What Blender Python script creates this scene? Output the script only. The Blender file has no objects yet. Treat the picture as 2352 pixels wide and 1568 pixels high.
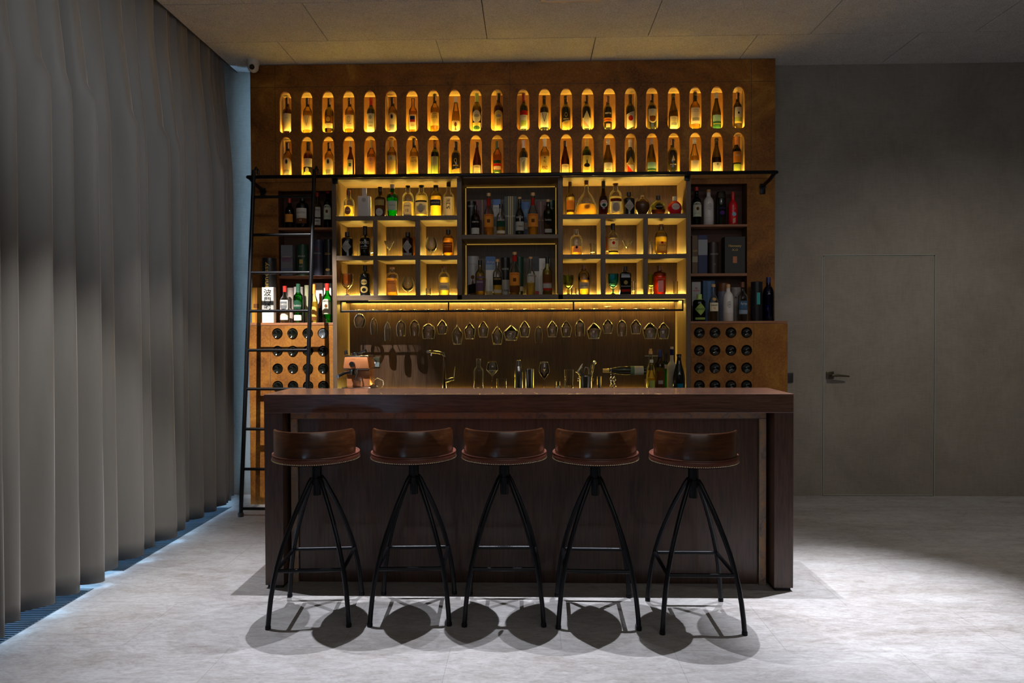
import bpy, bmesh, math, random
from mathutils import Vector, Matrix
random.seed(7)
PI = math.pi
C = bpy.context.scene.collection
S = bpy.context.scene

# ---------------------------------------------------------------- camera
H, F, YAW, PITCH, ROLL = 1.40, 1568.0, -0.02464, -0.01525, -0.00359
fwd = Vector((math.sin(YAW)*math.cos(PITCH), math.cos(YAW)*math.cos(PITCH), math.sin(PITCH)))
_r = Vector((math.cos(YAW), -math.sin(YAW), 0)); _u = _r.cross(fwd)
rgt = _r*math.cos(ROLL) + _u*math.sin(ROLL); upv = -_r*math.sin(ROLL) + _u*math.cos(ROLL)
cam = bpy.data.cameras.new('camera'); co = bpy.data.objects.new('camera', cam); C.objects.link(co)
cam.sensor_width = 36; cam.lens = F/2352*36; cam.clip_start = .05; cam.clip_end = 100
co.matrix_world = Matrix(((rgt.x, upv.x, -fwd.x, 0), (rgt.y, upv.y, -fwd.y, 0), (rgt.z, upv.z, -fwd.z, H), (0, 0, 0, 1)))
S.camera = co

def at(x, y, Y):
    "point of the photograph that lies on the upright plane Y"
    d = rgt*((x-1176)/F) - upv*((y-784)/F) + fwd
    return d*(Y/d.y) + Vector((0, 0, H))
def flr(x, y, z=0):
    d = rgt*((x-1176)/F) - upv*((y-784)/F) + fwd
    return d*((z-H)/d.z) + Vector((0, 0, H))

# ---------------------------------------------------------------- world, exposure
S.view_settings.view_transform = 'Standard'; S.view_settings.look = 'None'
S.view_settings.gamma = 1; S.view_settings.use_curve_mapping = False
S.view_settings.exposure = 0.0
w = bpy.data.worlds.new('world'); S.world = w; w.use_nodes = True
bg = w.node_tree.nodes['Background']; bg.inputs[0].default_value = (.38, .68, 1, 1); bg.inputs[1].default_value = 42
cy = S.cycles
cy.max_bounces = 8; cy.diffuse_bounces = 4; cy.glossy_bounces = 4; cy.transmission_bounces = 6; cy.transparent_max_bounces = 32
cy.caustics_refractive = False; cy.caustics_reflective = False; cy.sample_clamp_indirect = 4
cy.use_denoising = True

# ---------------------------------------------------------------- room lamps (spots on the ceiling track), added fill lights last
def spot(name, loc, to, power, ang, blend=.6, col=(.93, .94, 1), size=.012):
    l = bpy.data.lights.new(name, 'SPOT'); o = bpy.data.objects.new(name, l); C.objects.link(o)
    l.energy = power; l.color = col; l.spot_size = math.radians(ang); l.spot_blend = blend; l.shadow_soft_size = size
    o.location = loc; o.rotation_euler = (Vector(to)-Vector(loc)).to_track_quat('-Z', 'Y').to_euler()
    return o
COOL = (.90, .92, 1)
for x, tx, p, a in ((-2.1, -1.35, 300, 44), (-1.1, -1.15, 450, 59), (-.1, -.1, 450, 59), (.9, .9, 450, 59)):
    spot('track_spotlight', (x, 3.9, 3.45), (tx, 3.4, 0), p, a, 1, COOL, .010)
spot('track_spotlight', (-2.07, 3.80, 3.45), (-1.60, 5.7, .80), 980, 31, .5, (1, .93, .86))
spot('track_spotlight', (1.9, 3.9, 3.45), (1.80, 3.44, 0), 1150, 37, 1, COOL)
spot('track_spotlight', (-1.0, 2.3, 3.45), (-2.45, 3.75, .35), 260, 30, .8, (1, .97, .93), .02)
spot('track_spotlight', (-1.1, 3.0, 3.45), (-2.46, 4.8, .45), 110, 28, .8, (1, .97, .93), .02)
spot('track_spotlight', (.3, 1.5, 3.45), (-2.48, 4.1, 2.55), 150, 38, 1, (.86, .92, 1), .02)
for x, p in ((-1.5, 16), (0, 12), (1.5, 16)):
    spot('track_spotlight', (x, 1.15, 3.45), (x, 1.6, 0), p, 66, 1, COOL, .02)
spot('track_spotlight', (3.3, 3.4, 3.45), (3.6, 5.0, 0), 110, 110, 1, (1, .93, .82), .03)
for x in (-.9, .9): spot('track_spotlight', (x, 1.9, 3.45), (x*.8, 5.6, 2.1), 20, 62, 1, (1, .97, .94), .03)
ul = bpy.data.lights.new('ceiling_fill_light', 'AREA'); uo = bpy.data.objects.new('ceiling_fill_light', ul); C.objects.link(uo)  # added fill: unseen area light aimed up to brighten the ceiling
ul.shape = 'RECTANGLE'; ul.size = 5; ul.size_y = 1.2; ul.energy = 22; ul.color = (.97, .97, 1); uo.location = (1, .8, 2.5); uo.rotation_euler = (PI-.45, 0, 0)
fl = bpy.data.lights.new('room_fill_light', 'AREA'); fo = bpy.data.objects.new('room_fill_light', fl); C.objects.link(fo)  # added soft fill from behind the camera, no lamp of the room
fl.shape = 'RECTANGLE'; fl.size = 4; fl.size_y = 1.6; fl.energy = 30; fl.color = (1, .95, .88); fo.location = (1, -1.2, 3.5)

# ---------------------------------------------------------------- materials
def nt(name):
    m = bpy.data.materials.new(name); m.use_nodes = True
    n = m.node_tree; b = n.nodes['Principled BSDF']; return m, n, b
def lk(n, a, b): n.links.new(a, b)
def nd(n, t, **k):
    o = n.nodes.new(t)
    for a, v in k.items():
        if a.startswith('i_'):
            key = a[2:]; key = int(key) if key.isdigit() else key.replace('_', ' ')
            o.inputs[key].default_value = v
        else: setattr(o, a, v)
    return o
def coords(n, scale=(1, 1, 1), rot=(0, 0, 0), src='Object'):
    tc = nd(n, 'ShaderNodeTexCoord'); mp = nd(n, 'ShaderNodeMapping')
    mp.inputs['Scale'].default_value = scale; mp.inputs['Rotation'].default_value = rot
    lk(n, tc.outputs[src], mp.inputs[0]); return mp.outputs[0]
def ramp(n, fac, stops):
    r = nd(n, 'ShaderNodeValToRGB'); e = r.color_ramp.elements
    while len(e) < len(stops): e.new(.5)
    for i, (p, c) in enumerate(stops): e[i].position = p; e[i].color = (*c, 1)
    lk(n, fac, r.inputs[0]); return r.outputs[0]
def noise(n, vec, sc, det=4, rough=.5, dist=0):
    o = nd(n, 'ShaderNodeTexNoise'); o.inputs['Scale'].default_value = sc; o.inputs['Detail'].default_value = det
    o.inputs['Roughness'].default_value = rough; o.inputs['Distortion'].default_value = dist
    lk(n, vec, o.inputs['Vector']); return o.outputs['Fac']
def mixc(n, f, a, b, mode='MIX'):
    m = nd(n, 'ShaderNodeMix', data_type='RGBA', blend_type=mode)
    for s, v in ((m.inputs[0], f), (m.inputs[6], a), (m.inputs[7], b)):
        if isinstance(v, (int, float)): s.default_value = v
        elif isinstance(v, tuple): s.default_value = (*v, 1)
        else: lk(n, v, s)
    return m.outputs[2]
def bump(n, b, h, st, d=.002):
    o = nd(n, 'ShaderNodeBump'); o.inputs['Strength'].default_value = st; o.inputs['Distance'].default_value = d
    lk(n, h, o.inputs['Height']); lk(n, o.outputs[0], b.inputs['Normal'])
def P(name, col, rough=.5, metal=0, coat=0, spec=.5):
    m, n, b = nt(name); b.inputs['Base Color'].default_value = (*col, 1)
    b.inputs['Roughness'].default_value = rough; b.inputs['Metallic'].default_value = metal
    b.inputs['Coat Weight'].default_value = coat; b.inputs['Coat Roughness'].default_value = .08
    b.inputs['Specular IOR Level'].default_value = spec; return m
def wood(name, dark, light, grain=(1, 1, .06), rough=.4, sc=9, coat=0):
    m, n, b = nt(name)
    v = coords(n, grain)
    f1 = noise(n, v, sc, 3, .55, 1.6)
    wv = nd(n, 'ShaderNodeTexWave', wave_type='RINGS'); wv.inputs['Scale'].default_value = sc*.55
    wv.inputs['Distortion'].default_value = 5; wv.inputs['Detail'].default_value = 2; lk(n, v, wv.inputs['Vector'])
    f2 = noise(n, v, sc*14, 2, .6)
    c = ramp(n, f1, [(.3, dark), (.7, light)])
    c = mixc(n, .35, c, ramp(n, wv.outputs['Fac'], [(.1, dark), (.8, light)]))
    c = mixc(n, .45, c, ramp(n, f2, [(.35, tuple(x*.55 for x in dark)), (.6, light)]))
    lk(n, c, b.inputs['Base Color']); b.inputs['Roughness'].default_value = rough
    b.inputs['Coat Weight'].default_value = coat; b.inputs['Coat Roughness'].default_value = .12
    bump(n, b, f2, .15, .001); return m
def mottled(name, stops, sc=2.2, rough=.45, spec=.5, b2=60):
    m, n, b = nt(name); v = coords(n)
    c = ramp(n, noise(n, v, sc, 6, .62, 1.2), stops)
    c = mixc(n, .25, c, ramp(n, noise(n, v, b2, 4, .7), [(.35, stops[0][1]), (.65, stops[-1][1])]))
    lk(n, c, b.inputs['Base Color']); b.inputs['Roughness'].default_value = rough
    b.inputs['Specular IOR Level'].default_value = spec; return m
def glass(name, col, dark=.35, rough=.03, gl=1.0, edge=None, rim=.0, rp=1.7):
    "thin tinted glass: light passes tinted, a fresnel gloss on top, rims whitened to imitate bright refracted edges"
    m = bpy.data.materials.new(name); m.use_nodes = True; n = m.node_tree; n.nodes.clear()
    out = nd(n, 'ShaderNodeOutputMaterial'); lw = nd(n, 'ShaderNodeLayerWeight'); lw.inputs['Blend'].default_value = .3
    tr = nd(n, 'ShaderNodeBsdfTransparent'); go = nd(n, 'ShaderNodeBsdfGlossy'); go.inputs['Roughness'].default_value = rough
    e = edge or tuple(c*dark for c in col)  # edge shade of refraction put into the tint
    lk(n, mixc(n, lw.outputs['Facing'], col, e), tr.inputs[0])
    fr = nd(n, 'ShaderNodeFresnel'); fr.inputs[0].default_value = 1.5
    mu = nd(n, 'ShaderNodeMath', operation='MULTIPLY', use_clamp=True); mu.inputs[1].default_value = gl; lk(n, fr.outputs[0], mu.inputs[0])
    mx = nd(n, 'ShaderNodeMixShader'); lk(n, mu.outputs[0], mx.inputs[0]); lk(n, tr.outputs[0], mx.inputs[1]); lk(n, go.outputs[0], mx.inputs[2])
    res = mx.outputs[0]
    if rim:  # pale diffuse rim painted in for the bright glass edges
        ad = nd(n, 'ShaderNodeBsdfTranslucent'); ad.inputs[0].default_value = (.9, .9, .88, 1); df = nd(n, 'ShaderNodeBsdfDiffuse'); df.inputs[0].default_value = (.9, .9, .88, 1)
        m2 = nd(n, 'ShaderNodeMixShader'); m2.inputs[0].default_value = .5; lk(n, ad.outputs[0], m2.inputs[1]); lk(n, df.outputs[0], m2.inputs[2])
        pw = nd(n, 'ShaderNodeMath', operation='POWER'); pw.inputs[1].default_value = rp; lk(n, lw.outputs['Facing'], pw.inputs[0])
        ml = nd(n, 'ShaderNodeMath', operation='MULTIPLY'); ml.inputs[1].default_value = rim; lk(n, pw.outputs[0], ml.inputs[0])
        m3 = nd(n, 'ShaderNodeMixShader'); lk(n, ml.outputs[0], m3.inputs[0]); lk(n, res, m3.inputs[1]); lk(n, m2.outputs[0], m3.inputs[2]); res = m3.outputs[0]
    lk(n, res, out.inputs[0]); return m
def liquid(name, col, dif=.35):
    "tinted liquid: partly lets light through, partly scatters it"
    m = bpy.data.materials.new(name); m.use_nodes = True; n = m.node_tree; n.nodes.clear()
    out = nd(n, 'ShaderNodeOutputMaterial'); tr = nd(n, 'ShaderNodeBsdfTransparent'); tl = nd(n, 'ShaderNodeBsdfTranslucent')
    lw = nd(n, 'ShaderNodeLayerWeight'); lw.inputs['Blend'].default_value = .4
    c = mixc(n, lw.outputs['Facing'], col, tuple(x*.45 for x in col)); lk(n, c, tr.inputs[0]); tl.inputs[0].default_value = (*col, 1)  # tint darkened at the edges in place of real refraction
    mx = nd(n, 'ShaderNodeMixShader'); mx.inputs[0].default_value = dif
    lk(n, tr.outputs[0], mx.inputs[1]); lk(n, tl.outputs[0], mx.inputs[2]); lk(n, mx.outputs[0], out.inputs[0]); return m
_pap = {}
def paper(col, trans=.45):
    k = (tuple(round(c, 3) for c in col), trans)
    if k in _pap: return _pap[k]
    m = bpy.data.materials.new('label_paper'); m.use_nodes = True; n = m.node_tree; n.nodes.clear()
    out = nd(n, 'ShaderNodeOutputMaterial'); d = nd(n, 'ShaderNodeBsdfDiffuse'); t = nd(n, 'ShaderNodeBsdfTranslucent')
    nz = noise(n, coords(n), 300, 2)
    c = mixc(n, .12, tuple(col), nz, 'MULTIPLY')
    lk(n, c, d.inputs[0]); lk(n, c, t.inputs[0]); mx = nd(n, 'ShaderNodeMixShader'); mx.inputs[0].default_value = trans
    lk(n, d.outputs[0], mx.inputs[1]); lk(n, t.outputs[0], mx.inputs[2]); lk(n, mx.outputs[0], out.inputs[0])
    _pap[k] = m; return m
_sol = {}
def sol(col, rough=.4, metal=0):
    k = (tuple(round(c, 3) for c in col), rough, metal)
    if k not in _sol: _sol[k] = P('painted_surface', col, rough, metal)
    return _sol[k]
def emit(name, col, st):
    m = bpy.data.materials.new(name); m.use_nodes = True; n = m.node_tree; n.nodes.clear()
    out = nd(n, 'ShaderNodeOutputMaterial'); e = nd(n, 'ShaderNodeEmission'); e.inputs[0].default_value = (*col, 1); e.inputs[1].default_value = st
    lk(n, e.outputs[0], out.inputs[0]); return m
WARM = (1, .67, .12); WARMN = (1, .62, .08)
def bentwood():
    m, n, b = nt('varnished_bent_wood'); v = coords(n, (1.2, 1.2, 9))
    f = noise(n, v, 5, 5, .6, 1.4)
    c = ramp(n, f, [(.30, (.040, .012, .004)), (.55, (.075, .024, .007)), (.72, (.11, .037, .010))])
    lk(n, c, b.inputs['Base Color']); b.inputs['Roughness'].default_value = .3
    b.inputs['Coat Weight'].default_value = .5; b.inputs['Coat Roughness'].default_value = .14; return m
M = dict(
 walnut=wood('dark_walnut', (.030, .014, .009), (.085, .040, .026), (1, 1, .07), .38, 7, .15),
 walnut_h=wood('dark_walnut_crossgrain', (.055, .026, .017), (.135, .066, .045), (.07, 1, 1), .26, 7, .5),
 splash=wood('dark_walnut_splashback', (.016, .009, .006), (.056, .033, .020), (1, 1, .05), .30, 9, .08),
 cellback=wood('walnut_back_panel', (.036, .024, .012), (.105, .070, .034), (1, 1, .05), .45, 9),
 smoked=wood('smoked_oak', (.060, .037, .020), (.135, .085, .048), (1, 1, .05), .5, 9),
 smoked_h=wood('smoked_oak_crossgrain', (.060, .037, .020), (.135, .085, .048), (.05, 1, 1), .5, 9),
 shelf_in=wood('oak_lining', (.16, .10, .055), (.26, .17, .095), (1, 1, .05), .5, 12),
 copper_panel=mottled('rusted_copper_panel', [(.30, (.060, .017, .005)), (.48, (.20, .070, .012)), (.60, (.26, .105, .016)), (.72, (.44, .20, .032))], 2.6, .55, .25),
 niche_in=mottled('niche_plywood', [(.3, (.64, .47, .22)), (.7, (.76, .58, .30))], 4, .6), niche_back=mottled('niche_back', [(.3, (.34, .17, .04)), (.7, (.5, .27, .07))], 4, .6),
 cavity=mottled('shelf_lining', [(.3, (.05, .016, .006)), (.7, (.09, .03, .01))], 3, .6),
 shelf_red=wood('reddish_wood', (.20, .075, .03), (.34, .14, .06), (.06, 1, 1), .45, 9),
 black=P('black_steel', (.010, .011, .014), .32, .6),
 gloss=P('black_gloss', (.008, .008, .009), .15),
 chrome=P('chrome', (.75, .75, .76), .08, 1),
 steel=P('brushed_steel', (.5, .48, .44), .22, 1),
 leather=mottled('cognac_leather', [(.3, (.085, .024, .014)), (.7, (.15, .045, .025))], 7, .38, .5, 120),
 brass=P('brass_nail', (.75, .6, .35), .25, 1),
 stool_wood=bentwood(),
 stone=mottled('slate_band', [(.3, (.12, .11, .11)), (.5, (.36, .24, .17)), (.6, (.48, .25, .10)), (.75, (.22, .20, .20))], 14, .7, .3, 120),
 led=emit('warm_led_strip', WARM, 430), led_lo=emit('warm_led_edge', (1, .56, .10), .34), led_m=emit('warm_led_strip_low', WARM, 45), led_n=emit('niche_led_strip', WARMN, 400), led_nb=emit('niche_led_back', WARMN, 110),
 led_rack=emit('rack_led_strip', WARM, 220), led_c=emit('counter_led_strip', WARM, 60), led_f=emit('warm_led_dots', WARM, 1.6),
 dark=P('matt_black', (.012, .011, .010), .7),
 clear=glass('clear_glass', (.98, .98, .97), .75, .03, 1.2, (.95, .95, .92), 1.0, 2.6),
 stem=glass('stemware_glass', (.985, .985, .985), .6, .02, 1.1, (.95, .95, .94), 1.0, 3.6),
 pane=glass('window_glass', (.95, .98, 1), .9),
)
G = dict(  # bottle glass
 black=P('black_bottle_glass', (.006, .007, .005), .08, 0, .3),
 brown=glass('brown_glass', (.30, .13, .04), .25), olive=glass('olive_glass', (.42, .40, .10), .3),
 dgreen=glass('dark_green_glass', (.10, .17, .05), .3), green=glass('green_glass', (.02, .50, .06), .3),
 clear=M['clear'], amber=glass('amber_glass', (.97, .86, .52), .7), yellow=glass('pale_yellow_glass', (.98, .92, .6), .7),
 rose=glass('rose_glass', (.97, .76, .46), .7), blue=glass('cobalt_glass', (.01, .03, .55), .3), orange=glass('orange_glass', (.85, .40, .10), .4),
 frost=paper((.62, .58, .48), .5), white=P('white_ceramic', (.62, .58, .55), .25), red=P('red_lacquer', (.65, .012, .02), .25),
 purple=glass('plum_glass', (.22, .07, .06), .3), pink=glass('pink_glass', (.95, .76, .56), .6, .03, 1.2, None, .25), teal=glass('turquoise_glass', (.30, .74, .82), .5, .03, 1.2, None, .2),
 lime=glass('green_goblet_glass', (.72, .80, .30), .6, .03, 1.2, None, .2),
)
L = dict(whisky=liquid('whisky', (.97, .70, .20), .45), gold=liquid('golden_spirit', (.98, .85, .34), .5), pale=liquid('pale_spirit', (.97, .86, .5), .25),
 water=liquid('clear_spirit', (.95, .95, .9), .12), green=liquid('green_liquid', (.05, .75, .08)), orange=liquid('orange_liquid', (.80, .34, .06)),
 dark=liquid('dark_liquid', (.25, .10, .03)))
COL = dict(w=(.78, .74, .66), c=(.80, .70, .46), k=(.015, .014, .013), y=(.85, .68, .22), g=(.05, .12, .05), r=(.50, .03, .02), b=(.05, .16, .42), gr=(.35, .35, .34),
 o=(.85, .33, .05), br=(.16, .06, .02), gd=(.55, .38, .12), s=(.55, .53, .48), lb=(.28, .52, .62), lg=(.42, .55, .14), pu=(.16, .10, .16), pk=(.70, .38, .28), db=(.02, .03, .10), dg=(.02, .07, .04), gy=(.16, .17, .18), cork=(.62, .36, .14))

# ---------------------------------------------------------------- mesh helpers
class MB:
    def __init__(s): s.b = bmesh.new()
    def box(s, x0, x1, y0, y1, z0, z1, bev=0):
        r = bmesh.ops.create_cube(s.b, size=1)['verts']
        for v in r: v.co = Vector(((x0+x1)/2+v.co.x*(x1-x0), (y0+y1)/2+v.co.y*(y1-y0), (z0+z1)/2+v.co.z*(z1-z0)))
        if bev:
            es = list({e for v in r for e in v.link_edges})
            bmesh.ops.bevel(s.b, geom=es, offset=bev, segments=2, affect='EDGES', profile=.5)
        return s
    def lathe(s, prof, seg=24, o=(0, 0, 0), sy=1, ex=2, axis='z', close=False):
        rings = []
        for r, z in prof:
            if r < 1e-5: rings.append([s.b.verts.new(s._ax((0, 0, z), o, axis))]); continue
            ring = []
            for i in range(seg):
                a = 2*PI*i/seg; c, t = math.cos(a), math.sin(a)
                if ex != 2:
                    c = math.copysign(abs(c)**(2/ex), c); t = math.copysign(abs(t)**(2/ex), t)
                ring.append(s.b.verts.new(s._ax((r*c, r*t*sy, z), o, axis)))
            rings.append(ring)
        for a, b in zip(rings, rings[1:]):
            if len(a) == 1 and len(b) == 1: continue
            for i in range(seg):
                j = (i+1) % seg
                if len(a) == 1: s.b.faces.new((a[0], b[j], b[i]))
                elif len(b) == 1: s.b.faces.new((a[i], a[j], b[0]))
                else: s.b.faces.new((a[i], a[j], b[j], b[i]))
        return s
    def _ax(s, p, o, axis):
        x, y, z = p
        if axis == 'x': x, y, z = z, y, -x
        elif axis == 'y': x, y, z = x, z, -y
        elif axis == '-y': x, y, z = x, -z, y
        return Vector((x+o[0], y+o[1], z+o[2]))
    def tube(s, pts, r, seg=10, cap=True, closed=False):
        pts = [Vector(p) for p in pts]; rs = r if isinstance(r, (list, tuple)) else [r]*len(pts)
        rings = []; n = len(pts); up = None
        for i, p in enumerate(pts):
            a = pts[(i-1) % n] if (i or closed) else p; b = pts[(i+1) % n] if (i < n-1 or closed) else p
            t = (b-a).normalized()
            if up is None:
                up = Vector((0, 0, 1)) if abs(t.z) < .9 else Vector((0, 1, 0))
            u = (up - t*up.dot(t)).normalized(); v = t.cross(u); up = u
            rings.append([s.b.verts.new(p+(u*math.cos(2*PI*k/seg)+v*math.sin(2*PI*k/seg))*rs[i]) for k in range(seg)])
        m = n if closed else n-1
        for i in range(m):
            a, b = rings[i], rings[(i+1) % n]
            for k in range(seg):
                j = (k+1) % seg; s.b.faces.new((a[k], a[j], b[j], b[k]))
        if cap and not closed: s.b.faces.new(rings[0][::-1]); s.b.faces.new(rings[-1])
        return s
    def sphere(s, c, r, u=16, v=10, sc=(1, 1, 1)):
        g = bmesh.ops.create_uvsphere(s.b, u_segments=u, v_segments=v, radius=r)['verts']
        for k in g: k.co = Vector((k.co.x*sc[0]+c[0], k.co.y*sc[1]+c[1], k.co.z*sc[2]+c[2]))
        return s
    def quad(s, *ps):
        s.b.faces.new([s.b.verts.new(p) for p in ps]); return s
    def prism(s, poly, y0, y1):
        "polygon of (x, z) points extruded from y0 to y1"
        a = [s.b.verts.new((x, y0, z)) for x, z in poly]; b = [s.b.verts.new((x, y1, z)) for x, z in poly]
        s.b.faces.new(a); s.b.faces.new(b[::-1]); n = len(a)
        for i in range(n): s.b.faces.new((a[i], b[i], b[(i+1) % n], a[(i+1) % n]))
        return s
    def build(s, name, mat, parent=None, loc=None, smooth=True, ang=40):
        me = bpy.data.meshes.new(name); bmesh.ops.recalc_face_normals(s.b, faces=s.b.faces); s.b.to_mesh(me); s.b.free()
        return link(name, me, mat, parent, loc, smooth, ang)
def link(name, me, mat, parent=None, loc=None, smooth=True, ang=40):
    if smooth:
        me.shade_smooth(); me.set_sharp_from_angle(angle=math.radians(ang))
    me.materials.clear(); me.materials.append(mat)
    o = bpy.data.objects.new(name, me); C.objects.link(o)
    if parent: o.parent = parent
    if loc is not None: o.location = loc
    return o
def tag(o, label=None, cat=None, group=None, kind=None):
    if label: o['label'] = label
    if cat: o['category'] = cat
    if group: o['group'] = group
    if kind: o['kind'] = kind
    return o
def thing(name, loc, label, cat, group=None, rz=0):
    o = bpy.data.objects.new(name, None); C.objects.link(o); o.location = loc; o.rotation_euler = (0, 0, rz); o.empty_display_size = .05
    return tag(o, label, cat, group)
def struct(o): o['kind'] = 'structure'; return o
_font = {}
def text_mesh(s, w=None, h=None):
    "flat mesh of a word, centred, (x, y) in the plane"
    cu = bpy.data.curves.new('word', 'FONT'); cu.body = s; cu.align_x = 'CENTER'; cu.align_y = 'CENTER'; cu.resolution_u = 2
    cu.offset = .012
    o = bpy.data.objects.new('word', cu); C.objects.link(o)
    dg = bpy.context.evaluated_depsgraph_get(); me = bpy.data.meshes.new_from_object(o.evaluated_get(dg))
    bpy.data.objects.remove(o); bpy.data.curves.remove(cu)
    xs = [v.co.x for v in me.vertices] or [0]; ys = [v.co.y for v in me.vertices] or [0]
    W, Hh = max(max(xs)-min(xs), .01), max(max(ys)-min(ys), .01); cx, cyy = (max(xs)+min(xs))/2, (max(ys)+min(ys))/2
    sx = (w/W) if w else (h/Hh); sy = (h/Hh) if h else sx
    for v in me.vertices: v.co = Vector(((v.co.x-cx)*sx, (v.co.y-cyy)*sy, 0))
    return me
def holed_plate(name, outer, holes, y0, y1, mat, parent):
    "plate in the XZ plane with holes, thickness from y0 to y1"
    cu = bpy.data.curves.new(name, 'CURVE'); cu.dimensions = '2D'; cu.fill_mode = 'BOTH'; cu.extrude = (y1-y0)/2
    for poly in [outer]+holes:
        sp = cu.splines.new('POLY'); sp.points.add(len(poly)-1); sp.use_cyclic_u = True
        for p, (x, z) in zip(sp.points, poly): p.co = (x, z, 0, 1)
    o = bpy.data.objects.new(name, cu); C.objects.link(o)
    dg = bpy.context.evaluated_depsgraph_get(); me = bpy.data.meshes.new_from_object(o.evaluated_get(dg))
    bpy.data.objects.remove(o); bpy.data.curves.remove(cu)
    for v in me.vertices: v.co = Vector((v.co.x, (y0+y1)/2 - v.co.z, v.co.y))
    me.update()
    bm = bmesh.new(); bm.from_mesh(me); bmesh.ops.remove_doubles(bm, verts=bm.verts, dist=1e-5); bmesh.ops.recalc_face_normals(bm, faces=bm.faces); bm.to_mesh(me); bm.free()
    return link(name, me, mat, parent, None, True, 30)
def dup(root, loc, rz=None):
    r = root.copy(); C.objects.link(r); r.location = loc
    if rz is not None: r.rotation_euler = (0, 0, rz)
    for ch in list(root.children):
        c = ch.copy(); C.objects.link(c); c.parent = r
        for g in list(ch.children):
            d = g.copy(); C.objects.link(d); d.parent = c
    return r
# ================================================================ the room
YW, ZC, XC = 5.81, 3.616, -2.48        # back wall, ceiling, where the curtain slot starts
def floor_mat():
    m, n, b = nt('concrete_look_tiles')
    v = coords(n, (1, 1, 1)); vs = coords(n, (.55, 1.6, 1), (0, 0, .35))
    c = ramp(n, noise(n, vs, 1.3, 8, .66, 1.0), [(.32, (.17, .140, .115)), (.44, (.29, .270, .255)), (.56, (.36, .350, .345)), (.70, (.44, .435, .435))])
    c = mixc(n, .38, c, ramp(n, noise(n, vs, 9, 8, .75, 2.0), [(.38, (.16, .140, .125)), (.52, (.36, .35, .345)), (.62, (.46, .455, .455))]))
    c = mixc(n, .22, c, ramp(n, noise(n, vs, 55, 5, .7, 1.0), [(.38, (.15, .14, .13)), (.60, (.46, .455, .455))]))
    br = nd(n, 'ShaderNodeTexBrick', offset=.5); br.inputs['Scale'].default_value = 1
    br.inputs['Brick Width'].default_value = .98; br.inputs['Row Height'].default_value = .49; br.inputs['Mortar Size'].default_value = .0016
    br.inputs['Color1'].default_value = (.96, .96, .96, 1); br.inputs['Color2'].default_value = (.87, .87, .88, 1); br.inputs['Mortar'].default_value = (.62, .61, .60, 1)
    mp = nd(n, 'ShaderNodeMapping'); mp.inputs['Location'].default_value = (.35, -.045, 0); lk(n, v, mp.inputs[0]); lk(n, mp.outputs[0], br.inputs['Vector'])
    c = mixc(n, .85, c, br.outputs['Color'], 'MULTIPLY')
    lk(n, c, b.inputs['Base Color'])
    lk(n, ramp(n, noise(n, vs, 6, 4), [(.3, (.42,)*3), (.7, (.6,)*3)]), b.inputs['Roughness'])
    b.inputs['Specular IOR Level'].default_value = .35
    bump(n, b, noise(n, vs, 60, 4), .12, .002); return m
def wall_mat():
    m, n, b = nt('grey_plaster'); v = coords(n, (1, 1, 1)); vv = coords(n, (3, 3, .6)); vh = coords(n, (.6, .6, 5))
    c = ramp(n, noise(n, v, 1.6, 7, .66, .8), [(.3, (.185, .163, .135)), (.7, (.285, .26, .225))])
    c = mixc(n, .16, c, ramp(n, noise(n, vv, 22, 3), [(.35, (.17, .15, .128)), (.65, (.30, .27, .235))]))
    c = mixc(n, .16, c, ramp(n, noise(n, vh, 30, 3), [(.35, (.17, .15, .128)), (.65, (.30, .27, .235))]))
    lk(n, c, b.inputs['Base Color']); b.inputs['Roughness'].default_value = .75
    bump(n, b, noise(n, vh, 60, 3), .15, .002); return m
def ceil_mat():
    m, n, b = nt('wood_wool_board'); v = coords(n)
    vo = nd(n, 'ShaderNodeTexVoronoi', feature='DISTANCE_TO_EDGE'); vo.inputs['Scale'].default_value = 95; lk(n, v, vo.inputs['Vector'])
    dn = noise(n, v, 75, 3, .85, 3.5)
    c = ramp(n, dn, [(.38, (.12, .118, .115)), (.47, (.50, .49, .475)), (.62, (.90, .88, .85))])
    c = mixc(n, .3, c, ramp(n, noise(n, v, 9, 4, .6), [(.3, (.42, .415, .41)), (.7, (.66, .645, .63))]))
    lk(n, c, b.inputs['Base Color']); b.inputs['Roughness'].default_value = .9
    bump(n, b, dn, .5, .004); return m
MW, MF, MC = wall_mat(), floor_mat(), ceil_mat()
b = MB(); b.box(-2.383, 6.6, -3.5, 6.0, -.1, 0); b.box(-2.95, -2.383, 3.66, 3.93, -.1, 0).box(-2.95, -2.383, 5.40, 6.0, -.1, 0)
struct(b.build('floor', MF, smooth=False))
struct(MB().box(-2.90, -2.602, -3.5, 3.655, -.1, .004).box(-2.90, -2.602, 3.935, 5.395, -.1, .004).build('trim_2', P('pale_stone_sill', (.55, .55, .54), .5), smooth=False))
b = MB()
rows = [(YW-.605*(i+1), YW-.605*i) for i in range(15)]
for i, (y0, y1) in enumerate(rows):
    x0 = (-.70 if i % 2 == 0 else -.31) - 1.213*8
    k = 0
    while x0 < 6.6:
        a, c = max(x0, XC), min(x0+1.213, 6.6)
        if c-a > .02: b.box(a+.003, c-.003, y0+.003, y1-.003, ZC, ZC+.03)
        x0 += 1.213
co_ = struct(b.build('ceiling', MC, smooth=False))
MB().box(XC, 6.6, -3.5, YW, ZC+.03, ZC+.06).build('ceiling_void', M['dark'], co_, smooth=False)
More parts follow.
